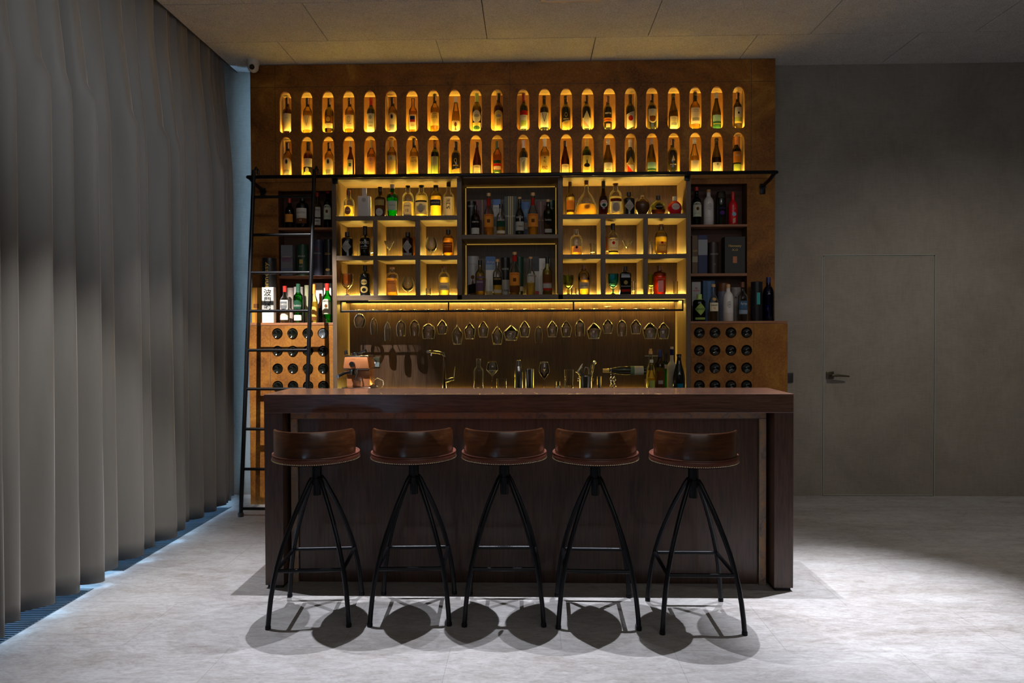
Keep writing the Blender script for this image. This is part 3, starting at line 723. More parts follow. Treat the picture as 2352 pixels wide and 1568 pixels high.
# ---------------------------------------------------------------- the bar
BX0, BX1, BY0, BY1, BZ = -1.442, 1.412, 3.673, 4.075, 1.060
bar = thing('bar_counter', ((BX0+BX1)/2, BY0, 0), 'long dark walnut bar counter in the middle of the room', 'bar counter'); bcx = (BX0+BX1)/2
def bb_(name, mat, *bx, bev=.002):
    q = MB()
    for x0, x1, y0, y1, z0, z1 in bx: q.box(x0-bcx, x1-bcx, y0-BY0, y1-BY0, z0, z1, bev)
    return q.build(name, mat, bar, smooth=False)
T = .102
q = MB(); q.box(BX0-bcx, BX1-bcx, 0, BY1-BY0, BZ-T, BZ, .0025); q.build('countertop', M['walnut_h'], bar, smooth=False)
bb_('end_panel', M['walnut'], (BX0, BX0+T, BY0, BY1, .018, BZ-T)); bb_('end_panel', M['walnut'], (BX1-T, BX1, BY0, BY1, .018, BZ-T))
bb_('plinth', M['dark'], (BX0+.01, BX0+T-.01, BY0+.012, BY1-.02, 0, .018), (BX1-T+.01, BX1-.01, BY0+.012, BY1-.02, 0, .018), bev=0)
ix0, ix1 = BX0+T, BX1-T
bb_('shadow_gap', M['dark'], (ix0, ix1, BY0+.13, BY0+.15, 0, BZ-T), bev=0)
sb = .036
bb_('stone_band', M['stone'], (ix0+.012, ix1-.012, BY0+.088, BY0+.129, BZ-T-.004-sb, BZ-T-.004)); 
bb_('stone_band', M['stone'], (ix0+.012, ix0+.012+sb, BY0+.088, BY0+.129, .0, BZ-T-.0045-sb)); bb_('stone_band', M['stone'], (ix1-.012-sb, ix1-.012, BY0+.088, BY0+.129, .0, BZ-T-.0045-sb))
bb_('band_edge', P('bronze_edge', (.30, .26, .20), .4, .6), (ix0+.012+sb, ix1-.012-sb, BY0+.087, BY0+.09, BZ-T-.0065-sb, BZ-T-.0045-sb), (ix0+.0125+sb, ix0+.0145+sb, BY0+.087, BY0+.09, .002, BZ-T-.0065-sb), (ix1-.0145-sb, ix1-.0125-sb, BY0+.087, BY0+.09, .002, BZ-T-.0065-sb), bev=0)
bb_('front_panel', M['walnut'], (ix0+.015+sb, ix1-.015-sb, BY0+.105, BY0+.129, .0, BZ-T-.007-sb))
bb_('back_shelf', M['walnut'], (ix0, ix1, BY0+.15, BY1-.02, .5, .53), bev=0)

# ---------------------------------------------------------------- bar stools
def make_stool():
    t = thing('bar_stool', (0, 0, 0), 'stool', 'bar stool', 'bar stools at the counter')
    R_ = .212
    prof = [(0, .768), (R_-.01, .768), (R_-.002, .771), (R_, .778), (R_-.0005, .793), (R_-.005, .799), (R_-.018, .803), (.10, .808), (0, .809)]
    MB().lathe(prof, 56).build('seat', M['leather'], t)
    MB().lathe([(R_-.0035, .7975), (R_+.0005, .7995), (R_-.001, .8025), (R_-.006, .8005)], 56).build('seat_piping', P('leather_piping', (.12, .04, .025), .4), t)
    q = MB(); n = 130
    for k in range(n):
        a = 2*PI*k/n; q.sphere(((R_-.0005)*math.cos(a), (R_-.0005)*math.sin(a), .7745), .0034, 6, 4)
    tag(q.build('nailhead_trim', M['brass'], t), kind='stuff', label='row of brass nail heads')
    MB().lathe([(0, .755), (.15, .755), (.195, .763), (.195, .7685), (0, .7685)], 40).build('seat_base', M['black'], t)
    # bent backrest
    bm = bmesh.new(); ri, ro = .1895, .2025; a0, a1 = -90-80, -90+80; n = 64; z0 = .800
    rings = []
    for k in range(n+1):
        s_ = k/n; a = math.radians(a0+(a1-a0)*s_); e = min(s_, 1-s_)*(a1-a0)/57.3*ro
        rc = .042
        top = .926 - (rc-math.sqrt(max(rc*rc-(rc-min(e, rc))**2, 0)))
        fl_ = .001
        ring = []
        for r, z in ((ri, z0), (ri+fl_*.8, top-.004), (ri+fl_+.004, top), (ro+fl_-.003, top), (ro+fl_, top-.004), (ro, z0)):
            ring.append(bm.verts.new((r*math.cos(a), r*math.sin(a), max(z, z0))))
        rings.append(ring)
    for A, B_ in zip(rings, rings[1:]):
        for i in range(6): bm.faces.new((A[i], A[(i+1) % 6], B_[(i+1) % 6], B_[i]))
    bm.faces.new(rings[0]); bm.faces.new(rings[-1][::-1]); bmesh.ops.recalc_face_normals(bm, faces=bm.faces)
    me = bpy.data.meshes.new('backrest'); bm.to_mesh(me); bm.free(); link('backrest', me, M['stool_wood'], t, None, True, 50)
    MB().lathe([(0, .668), (.0255, .668), (.0255, .756), (0, .756)], 24).lathe([(0, .585), (.020, .585), (.020, .668), (0, .668)], 24).build('seat_post', M['black'], t)
    MB().lathe([(0, .640), (.030, .640), (.030, .672), (0, .672)], 24).build('collar', M['black'], t)
    pr = [(.10, .672), (.16, .652), (.27, .60), (.39, .545), (.50, .488), (.62, .420), (.73, .350), (.82, .280), (.895, .205), (.945, .135), (.98, .065), (1, .008)]
    fx, fy = .188, .196
    def leg(sx, sy, h=None): return [(sx*fx*a, sy*fy*a, z) for a, z in pr]
    for sx in (-1, 1):
        for sy in (-1, 1):
            MB().tube(leg(sx, sy), .0115, 12).lathe([(0, 0), (.0135, 0), (.0135, .014), (.0115, .018)], 14, (sx*fx, sy*fy, 0)).build('leg', M['black'], t)
    fz = .262; k = .835; cs = [(-fx*k, -fy*k, fz), (fx*k, -fy*k, fz), (fx*k, fy*k, fz), (-fx*k, fy*k, fz)]
    for i in range(4): MB().tube([cs[i], cs[(i+1) % 4]], .0095, 12).build('footrest_bar', M['black'], t)
    return t
st0 = make_stool()
SL_ = [(-1.063, 3.379, 5, 'leather bar stool with curved wooden back, left end of the row of five'),
 (-.580, 3.410, 2.5, 'leather bar stool with curved wooden back, second from the left'),
 (-.125, 3.410, 1, 'leather bar stool with curved wooden back, middle of the row of five'),
 (.328, 3.387, -1.5, 'leather bar stool with curved wooden back, second from the right'),
 (.800, 3.340, 0, 'leather bar stool with curved wooden back, right end, standing slightly apart')]
for i, (x, y, a, lab) in enumerate(SL_):
    o = st0 if i == 0 else dup(st0, (x, y, 0), math.radians(a))
    o.location = (x, y, 0); o.rotation_euler = (0, 0, math.radians(a)); o['label'] = lab
# ================================================================ bottles
PR = dict(
 bord=[(0, 0), (.9, 0), (1, .014), (1, .60), (.985, .635), (.88, .69), (.62, .735), (.42, .775), (.37, .81), (.36, .93), (.42, .935), (.42, .985), (.38, 1)],
 burg=[(0, 0), (.9, 0), (1, .014), (1, .42), (.97, .48), (.82, .58), (.6, .68), (.42, .77), (.35, .84), (.34, .93), (.4, .935), (.4, .985), (.36, 1)],
 hock=[(0, 0), (.9, 0), (1, .014), (1, .36), (.95, .45), (.8, .57), (.6, .70), (.43, .82), (.36, .90), (.4, .935), (.4, .985), (.36, 1)],
 whis=[(0, 0), (.92, 0), (1, .015), (1, .58), (.97, .62), (.86, .67), (.6, .71), (.42, .75), (.37, .79), (.37, 1)],
 tall=[(0, 0), (.9, 0), (.97, .015), (1, .45), (.98, .52), (.88, .58), (.62, .66), (.42, .72), (.36, .78), (.40, .85), (.36, .9), (.36, 1)],
 apot=[(0, 0), (.92, 0), (1, .015), (1, .70), (.97, .745), (.8, .79), (.5, .815), (.40, .83), (.38, .88), (.38, 1)],
 dome=[(0, 0), (.92, 0), (1, .015), (1, .60), (.97, .66), (.86, .72), (.66, .77), (.46, .80), (.40, .83), (.38, 1)],
 taper=[(0, 0), (.78, 0), (.84, .015), (1, .60), (.98, .66), (.86, .71), (.62, .74), (.44, .78), (.40, .83), (.38, 1)],
 bulb=[(0, 0), (.55, 0), (.62, .02), (.86, .14), (1, .33), (.97, .48), (.80, .63), (.5, .73), (.30, .77), (.27, .82), (.27, 1)],
 urn=[(0, 0), (.35, 0), (.42, .02), (.70, .15), (.93, .36), (1, .52), (.9, .68), (.6, .82), (.32, .88), (.2, .92), (.2, 1)],
 decan=[(0, 0), (.86, 0), (.98, .04), (1, .12), (.92, .22), (.84, .33), (.75, .42), (.66, .50), (.5, .59), (.3, .67), (.19, .74), (.17, .84), (.17, 1)],
 long=[(0, 0), (.9, 0), (1, .02), (1, .52), (.97, .57), (.85, .62), (.6, .66), (.42, .69), (.35, .74), (.35, 1)],
 bail=[(0, 0), (.9, 0), (1, .02), (1, .40), (.9, .50), (.66, .60), (.44, .69), (.38, .76), (.36, 1)],
 champ=[(0, 0), (.9, 0), (1, .02), (1, .42), (.9, .52), (.7, .64), (.48, .76), (.36, .86), (.34, .94), (.4, .95), (.4, 1)],
)
def smoothp(p):
    out = [p[0]]
    for i in range(1, len(p)-1):
        (r0, z0), (r1, z1), (r2, z2) = p[i-1], p[i], p[i+1]
        if i > 2 and abs(z2-z1) > .02 and abs(z1-z0) > .02:
            out += [(r1+(r0-r1)*.25, z1+(z0-z1)*.25), (r1*.92+(r0+r2)*.04, z1), (r1+(r2-r1)*.25, z1+(z2-z1)*.25)]
        else: out.append(p[i])
    return out+[p[-1]]
def rad_at(prof, z):
    for (r0, z0), (r1, z1) in zip(prof, prof[1:]):
        if z0 <= z <= z1 and z1 > z0: return r0+(r1-r0)*(z-z0)/(z1-z0)
    return prof[-1][0]
def on_front(prof, R, Hh, sy, ex, u, z, off):
    r = rad_at(prof, z/Hh)*R+off
    if ex > 3:
        lim = r*.93; u = max(-lim, min(lim, u)); return Vector((u, -(rad_at(prof, z/Hh)*R*sy+off), z))
    a = u/max(r, .004); return Vector((r*math.sin(a), -r*sy*math.cos(a), z))
def patch(prof, R, Hh, sy, ex, kind, z0, z1, hw, off):
    b = bmesh.new(); W = hw*R; nu, nv = 14, (6 if kind == 'r' else 4); zc, hz = (z0+z1)/2*Hh, (z1-z0)/2*Hh; prev = None
    for i in range(nu+1):
        s_ = -1+2*i/nu; s_ = max(-.999, min(.999, s_))
        if kind == 'r': lo, hi = -1, 1
        elif kind == 'd': lo, hi = -(1-abs(s_)), 1-abs(s_)
        elif kind == 'o': k = math.sqrt(1-s_*s_); lo, hi = -k, k
        elif kind == 't': lo, hi = -1, 1-2*abs(s_)
        elif kind == 'v': lo, hi = -1+2*abs(s_), 1
        elif kind == 'a': lo, hi = -1, .55+.45*math.sqrt(1-s_*s_)
        elif kind == 'u': k = math.sqrt(1-s_*s_); lo, hi = -.2-.8*k, 1
        elif kind == 's': lo, hi = -1+.25*s_, 1+.25*s_
        elif kind == 'l': lo, hi = -1, -s_   # diagonal half
        col = [b.verts.new(on_front(prof, R, Hh, sy, ex, s_*W, zc+hz*(lo+(hi-lo)*j/nv), off)) for j in range(nv+1)]
        if prev:
            for j in range(nv): b.faces.new((prev[j], col[j], col[j+1], prev[j+1]))
        prev = col
    me = bpy.data.meshes.new('label'); b.to_mesh(me); b.free(); return me
def word(prof, R, Hh, sy, ex, s, zc, h, hw, off, rot=False):
    me = text_mesh(s, 2*hw*R, h*Hh) if not rot else text_mesh(s, h*Hh, 2*hw*R)
    for v in me.vertices:
        x, y = (v.co.x, v.co.y) if not rot else (-v.co.y, v.co.x)
        v.co = on_front(prof, R, Hh, sy, ex, x, zc*Hh+y, off)
    return me
def colm(c, tr=.45):
    if isinstance(c, str): c = COL[c]
    return paper(c, tr)
def bottle(cx, top, w_, Y, z0, kind, g, cap, labs, label, group, liq=None, ex=2, sy=1, cat='bottle', name='bottle', tr=.45, seal=None, stopper=None):
    """cap = (colour, z fraction where it starts, extra radius)  labs = list of printed shapes, liq = (liquid, fill)"""
    p = at(cx, top, Y); R = w_/2/1568*Y; x = p.x
    Hh = min(p.z, {3.0405: 3.383, 2.6725: 3.016, 2.3260: 2.612}.get(z0, 9))-z0
    if stopper: Hh -= max(0, Hh+stopper+z0-{3.0405: 3.385, 2.6725: 3.018}.get(z0, 9))
    prof = smoothp(PR[kind]) if isinstance(kind, str) else kind
    t = thing(name, (x, Y, z0), label, cat, group)
    seg = 26 if ex == 2 else 32
    pts = [(r*R, z*Hh) for r, z in prof] + [(0, Hh)]
    MB().lathe(pts, seg, sy=sy, ex=ex).build('bottle_glass', G[g] if isinstance(g, str) else g, t, ang=50)
    if liq:
        lp = [(max(r*R*.93-.0008, 0), max(z*Hh, .004)) for r, z in prof if z <= liq[1]]
        rt = rad_at(prof, liq[1])*R*.93-.0008; lp += [(rt, liq[1]*Hh), (0, liq[1]*Hh)]; lp[0] = (0, .004)
        MB().lathe(lp, 20, sy=sy, ex=ex).build('liquid', L[liq[0]], t, ang=50)
    if cap:
        cc, zf, dr = cap
        rn = [(r*R+.0008+dr, z*Hh) for r, z in prof if z > zf]
        r0 = rad_at(prof, zf)*R+.0008+dr
        cp = [(r0, zf*Hh)]+rn+[(rn[-1][0] if rn else r0, Hh+.001), (0, Hh+.0012)]
        MB().lathe(cp, 20, sy=1 if ex == 2 else 1).build('cap', sol(COL[cc] if isinstance(cc, str) else cc, .35), t, ang=50)
    if seal:   # paper duty strip over the side of the neck
        sx = .75 if seal == 'r' else -.75
        q = bmesh.new(); prev = None
        for k in range(5):
            z = (.84+.15*k/4)*Hh; r = rad_at(prof, .95)*R+.0022; cc = []
            for a in (sx-.35, sx+.35): cc.append(q.verts.new((r*math.sin(a), -r*math.cos(a), z)))
            if prev: q.faces.new((prev[0], prev[1], cc[1], cc[0]))
            prev = cc
        me = bpy.data.meshes.new('duty_strip'); q.to_mesh(me); q.free(); link('duty_strip', me, colm((.85, .55, .42)), t)
    if stopper: MB().lathe([(0, Hh), (rad_at(prof, 1)*R*.8, Hh), (rad_at(prof, 1)*R*.85, Hh+stopper), (0, Hh+stopper)], 14).build('cork', sol(COL['cork'], .7), t)
    par = t
    for i, l in enumerate(labs):
        off = .0010+.0004*i
        if l[0] == 'x' or l[0] == 'y':
            me = word(prof, R, Hh, sy, ex, l[1], l[2], l[3], l[4], off+.0003, l[0] == 'y'); o = link('lettering', me, colm(l[5], .3), par, None, False)
        else:
            me = patch(prof, R, Hh, sy, ex, l[0], l[1], l[2], l[3], off); o = link('label' if par is t else 'label_print', me, colm(l[4], tr), par, None, True)
            if par is t: par = o
    return t

# ---- niches: column, top y, width, shape, glass, liquid, cap colour, printed shapes, description
YN = 5.735
oval = lambda z: [('o', z+.13, z+.27, .34, 'gr'), ('o', z+.15, z+.25, .2, 'k')]
pic = lambda z0, z1, c='gr', hw=.55: [('r', z0, z1, hw, c)]
insc = lambda c: [('a', .13, .50, 1.15, c)]
NI = [
 [ # upper row
 (660, 225, 20, 'bord', 'brown', 0, 'k', [('r', .13, .58, 1.2, 'w'), ('r', .15, .36, .95, 'c'), ('x', 'vino', .47, .03, .4, 'gr')], 'dark bottle with a tall pale label patterned at the bottom', 'r'),
 (706.5, 226, 21, 'bord', 'yellow', ('gold', .66), 'k', [('r', .16, .53, 1.15, 'c'), ('v', .24, .53, .62, 'gd'), ('v', .29, .53, .52, 'c')], 'pale wine bottle with a big V drawn on its label', 'r'),
 (756, 227, 20, 'bord', 'olive', 0, 'k', [('r', .2, .53, 1.1, 'br'), ('r', .2, .33, 1.1, 'c'), ('o', .37, .50, .5, 'gd')], 'olive bottle with a brown and cream two-part label', 'r'),
 (803, 226, 21, 'bord', 'amber', ('gold', .66), 'k', [('r', .18, .54, 1.15, 'c'), ('o', .34, .50, .42, 'gd'), ('o', .36, .48, .33, 'c'), ('x', 'ANTINORI', .31, .03, .6, 'br')], 'amber bottle with a round ring emblem on a cream label', 'r'),
 (852, 225, 19, 'bord', 'black', 0, 'r', [('r', .08, .57, 1.1, 'w'), ('o', .42, .52, .4, 'gr'), ('x', 'Piccini', .34, .05, .6, 'gr'), ('x', 'rosso', .24, .03, .5, 'k')], 'black bottle with a bright red capsule', None),
 (901.5, 225, 21, 'bord', 'yellow', ('gold', .66), 'k', [('a', .05, .58, 1.15, 'c')]+oval(.28)+pic(.1, .27), 'yellow wine bottle with an oval crest and a picture below', 'r'),
 (948.5, 226, 20, 'bord', 'rose', ('gold', .64), None, [('r', .14, .54, .95, 'c'), ('r', .34, .50, .6, 'db'), ('r', .34, .40, .6, 'r'), ('x', 'LE BLANC', .25, .03, .5, 'br')], 'amber bottle with a dark blue and red square picture', None),
 (998.5, 216, 20, 'bord', 'amber', ('gold', .66), 'k', [('r', .22, .54, 1.15, 'y'), ('x', 'JEAN', .50, .035, .5, 'br'), ('x', 'COTE', .43, .06, .75, 'br')], 'amber bottle lettered COTE on its label', 'r'),
 (1047, 224, 20, 'hock', 'yellow', ('gold', .62), 's', [('r', .04, .36, 1.05, 'c'), ('o', .20, .32, .3, 'br'), ('t', .10, .22, .25, 'br')], 'slim pale bottle with a silver capsule and a low label', None),
 (1095, 216, 21, 'bord', 'olive', 0, 'lg', [('o', .28, .58, 1.05, 'w'), ('r', .03, .28, 1.0, 'y'), ('o', .41, .48, .6, 'gr'), ('o', .06, .16, .3, 'o'), ('o', .1, .2, .8, 'g')], 'olive bottle with green capsule and round white label', None),
 (1145, 215, 21, 'bord', 'brown', 0, 'k', [('a', .08, .57, 1.1, 'y'), ('o', .40, .47, .6, 'gr'), ('r', .2, .36, .4, 'gd')], 'brown bottle with a large yellow label', 'l'),
 (1203, 216, 19, 'bord', 'black', 0, (.25, .015, .02), [('a', .12, .56, 1.1, 'w'), ('a', .46, .57, 1.1, 'r'), ('r', .18, .32, .7, 'lg'), ('x', 'Colle', .42, .03, .5, 'gr')], 'black bottle with a dark red capsule', 'r'),
 (1250, 221, 20, 'bord', 'black', 0, 'k', [('r', .16, .55, 1.15, 'w'), ('v', .29, .55, .62, 'k'), ('v', .33, .55, .52, 'w')], 'black bottle with a big V drawn on a white label', None),
 (1299.5, 221, 21, 'bord', 'black', 0, 'k', [('s', .08, .32, 1.0, 'gd'), ('o', .42, .54, .3, 'gd'), ('o', .44, .52, .2, 'k'), ('x', 'SANTI', .37, .035, .6, 'gd')], 'black bottle with a gold ring emblem and slanted gold band', 'r'),
 (1347, 220, 20, 'bord', 'black', 0, 'k', [('r', .12, .40, 1.1, 'w'), ('r', .12, .44, .25, 'w'), ('t', .34, .58, 1.0, 'c'), ('l', .12, .34, .9, 'pk')], 'black bottle, label of white triangles and red corner', 'l'),
 (1396, 221, 19, 'bord', 'black', 0, 'br', [('r', .30, .40, 1.1, 'o'), ('r', .33, .35, 1.1, 'r'), ('x', 'PRIMITIVO', .52, .04, .8, 'w'), ('r', .14, .24, .5, 'pk')], 'black bottle with an orange band across its middle', 'l'),
 (1447.5, 218, 20, 'bord', 'black', 0, 'k', [('s', .12, .52, 1.1, 'w'), ('o', .30, .44, .55, 'r'), ('x', 'Cantina', .49, .025, .6, 'gr')], 'black bottle with a slanted white label and a red blot', None),
 (1497.5, 217, 21, 'bord', 'black', 0, 'k', [('u', .24, .60, 1.0, 'w'), ('u', .27, .50, .7, 'br'), ('r', .42, .50, .65, 'c')], 'black bottle with a white goblet-shaped label', 'l'),
 (1546.5, 216, 22, 'burg', 'olive', ('gold', .55), 'k', [('r', .04, .40, .85, 'c'), ('r', .17, .24, .65, 'gr'), ('x', 'Bourgogne', .35, .03, .6, 'gr')], 'olive sloping-shouldered bottle with a small cream label', None),
 (1596.5, 213, 22, 'bord', 'amber', ('gold', .66), 'k', [('r', .20, .60, 1.15, 'w'), ('r', .50, .505, 1.1, 'r'), ('r', .27, .35, .8, 'gr'), ('x', 'Riesling', .54, .03, .6, 'gr')], 'pale brown corked bottle with a large cream label', None),
 (1645.5, 214, 21, 'burg', 'olive', ('gold', .5), 'gr', [('r', .25, .42, 1.05, 'lb'), ('r', .06, .26, 1.05, 'dg'), ('r', .19, .20, .9, 'gd')], 'olive bottle with a sky-blue band over a dark green one', None),
 (1694, 214, 19, 'bord', 'olive', ('gold', .6), 'k', [('r', .36, .62, .95, 'w'), ('r', .26, .36, .95, 'lg'), ('r', .21, .26, .95, 'y'), ('o', .44, .5, .2, 'k')], 'olive bottle with a cork and a white and green label', 'l'),
 ], [ # lower row
 (661, 328, 21, 'bord', 'amber', ('gold', .66), 'k', [('a', .08, .58, 1.15, 'c')]+oval(.28)+pic(.1, .27), 'amber bottle with an oval crest', 'r'),
 (708, 327, 22, 'bord', 'brown', 0, 'k', [('r', .10, .56, 1.1, 'w'), ('r', .04, .34, 1.1, 'k'), ('o', .18, .32, .4, 'w'), ('o', .06, .2, .3, 'y'), ('o', .08, .22, .85, 'y')], 'dark bottle with white label above yellow and white flowers', None),
 (756, 328, 21, 'bord', 'amber', ('gold', .66), 'k', [('a', .08, .58, 1.15, 'c')]+oval(.28)+pic(.1, .27), 'amber bottle with an oval crest', 'r'),
 (805, 325, 16, 'tall', 'brown', 0, 's', [('r', .05, .52, .85, 'c'), ('r', .34, .43, .4, 'g'), ('x', 'Soave', .48, .03, .5, 'gr')], 'slender brown bottle with a narrow label and green square', 'r'),
 (853, 322, 20, 'bord', 'rose', ('gold', .64), 'gd', [('r', .03, .56, 1.0, (.9, .55, .25)), ('o', .44, .54, .3, 'pk'), ('x', 'ROSE', .40, .03, .5, 'pk')], 'rose bottle with an orange label and a golden capsule', None),
 (900, 319, 21, 'bord', 'yellow', ('gold', .66), 'gd', [('r', .03, .58, 1.05, 'y'), ('r', .46, .58, 1.05, 's'), ('o', .48, .54, .2, 'gr')], 'yellow bottle with a golden capsule and a grey-topped yellow label', None),
 (951, 319, 20, 'bord', 'yellow', ('gold', .66), 'k', [('r', .16, .56, 1.15, 'y'), ('x', 'JEAN', .51, .035, .5, 'br'), ('x', 'COTE', .44, .06, .75, 'br')], 'yellow bottle lettered COTE on its label', 'r'),
 (999, 322, 19, 'bord', 'dgreen', 0, 'br', [('r', .10, .57, .95, 'lg'), ('r', .34, .57, .6, 'gr'), ('v', .1, .57, .3, 'gr')], 'dark green bottle with a grey-green label', None),
 (1047, 326, 21, 'bord', 'black', 0, 'k', [('s', .08, .26, 1.0, 'gd'), ('o', .42, .54, .3, 'gd'), ('o', .44, .52, .2, 'k'), ('x', 'SANTI', .35, .035, .6, 'gd')], 'black bottle with a gold ring emblem', 'l'),
 (1095.5, 327, 20, 'burg', 'brown', 0, 'k', [('r', .04, .36, .95, 'c'), ('r', .10, .18, .8, 'gr'), ('x', 'CHABLIS', .31, .03, .75, 'k')], 'brown sloping-shouldered bottle with pinkish neck strip and cream label', 'l'),
 (1142, 325, 20, 'bord', 'rose', ('whisky', .64), 'g', [('r', .40, .48, 1.0, 'dg'), ('r', .33, .39, 1.0, 'r'), ('r', .24, .32, 1.0, 'w'), ('r', .06, .22, 1.0, 'g'), ('o', .08, .16, .6, 'y')], 'amber bottle with striped green, red and white labels', 'r'),
 (1202.5, 323, 20, 'bord', 'black', 0, 'w', [('r', .08, .54, 1.1, 'w'), ('s', .12, .44, .3, 'gr'), ('x', 'Tenuta', .50, .025, .5, 'gr')], 'black bottle with a white capsule', 'r'),
 (1251, 319, 21, 'bord', 'yellow', ('gold', .66), 'w', [('r', .09, .55, 1.15, 'y'), ('o', .48, .53, .12, 'br'), ('x', 'AL', .42, .07, .3, 'br'), ('x', 'PINO', .25, .10, .7, 'br')], 'pale yellow bottle lettered AL PINO by hand', None),
 (1298, 324, 20, 'burg', 'brown', 0, 'k', [('r', .04, .36, .95, 'c'), ('r', .08, .17, .8, 'gr'), ('x', 'CHABLIS', .31, .03, .75, 'k')], 'brown sloping-shouldered bottle with cream label and black cap', 'r'),
 (1347.5, 319, 21, 'bord', 'dgreen', 0, 'gd', [('r', .02, .56, 1.05, 'y'), ('o', .26, .36, .7, 'k'), ('o', .33, .45, .12, 'k'), ('x', 'SCHWAN', .2, .025, .6, 'gr')], 'dark bottle with a black swan on a yellow label', None),
 (1396.5, 321, 22, 'burg', 'olive', ('gold', .5), 's', [('r', .03, .38, 1.0, 'w'), ('x', 'Alma', .2, .045, .5, 'k')], 'olive bottle with a silver capsule and a script word', None),
 (1447.5, 321, 20, 'bord', 'black', 0, 'c', [('r', .08, .38, 1.1, 'w'), ('t', .32, .54, 1.0, 'gd'), ('l', .08, .34, .9, 'r')], 'dark bottle with a cream capsule and red-cornered label', None),
 (1496, 320, 22, 'hock', 'olive', ('gold', .5), 'gr', [('r', .22, .38, 1.05, 'lb'), ('r', .04, .22, 1.05, 'dg'), ('r', .16, .17, .9, 'gd')], 'slim olive bottle with a sky-blue band', 'l'),
 (1544.5, 320, 22, 'bord', 'black', 0, 'k', [('t', .42, .56, .35, 'c'), ('x', 'ALPHA', .32, .03, .7, 's')], 'black bottle with a small pale triangle', 'l'),
 (1595, 319, 22, 'burg', 'yellow', ('gold', .55), 's', [('r', .03, .42, .95, 'w')], 'yellow-green bottle with a ribbed silver capsule and plain white label', None),
 (1645.5, 318, 22, 'burg', 'olive', ('dark', .5), 'k', [('r', .03, .36, 1.0, 'w'), ('o', .28, .34, .2, 'gr')], 'tall brown-green bottle with a cork and white label', None),
 (1691.5, 315, 21, 'bord', 'dgreen', ('gold', .6), 'o', [('r', .34, .62, 1.0, 'o'), ('x', 'DIO', .52, .04, .4, 'w'), ('r', .12, .30, .9, 'lg')], 'green bottle with an orange capsule and orange label', None),
 ]]
PLACE = ['leftmost', '2nd from left', '3rd from left', '4th from left', '5th from left', '6th from left', '7th from left', '8th from left', '9th from left', '10th from left', '11th from left', '11th from right', '10th from right', '9th from right', '8th from right', '7th from right', '6th from right', '5th from right', '4th from right', '3rd from right', '2nd from right', 'rightmost']
for r_, (rowdata, zb_, rn_) in enumerate(zip(NI, (3.0405, 2.6725), ('upper', 'lower'))):
    for i, (cx, top, w_, k, g_, lq, cp, labs, txt, seal) in enumerate(rowdata):
        st = .011 if (r_, i) in ((0, 19), (0, 21), (1, 20), (1, 21)) else None
        zc = .80 if k == 'bord' else .86
        bottle(cx, top, w_, YN, zb_, k, g_, (cp, zc, 0) if cp else None, labs, f'{txt}, {rn_} niches, {PLACE[i]}', f'wine bottles in the {rn_} row of lit niches', lq or None, seal=seal, stopper=st, cat='wine bottle', name='wine_bottle', tr=.6)

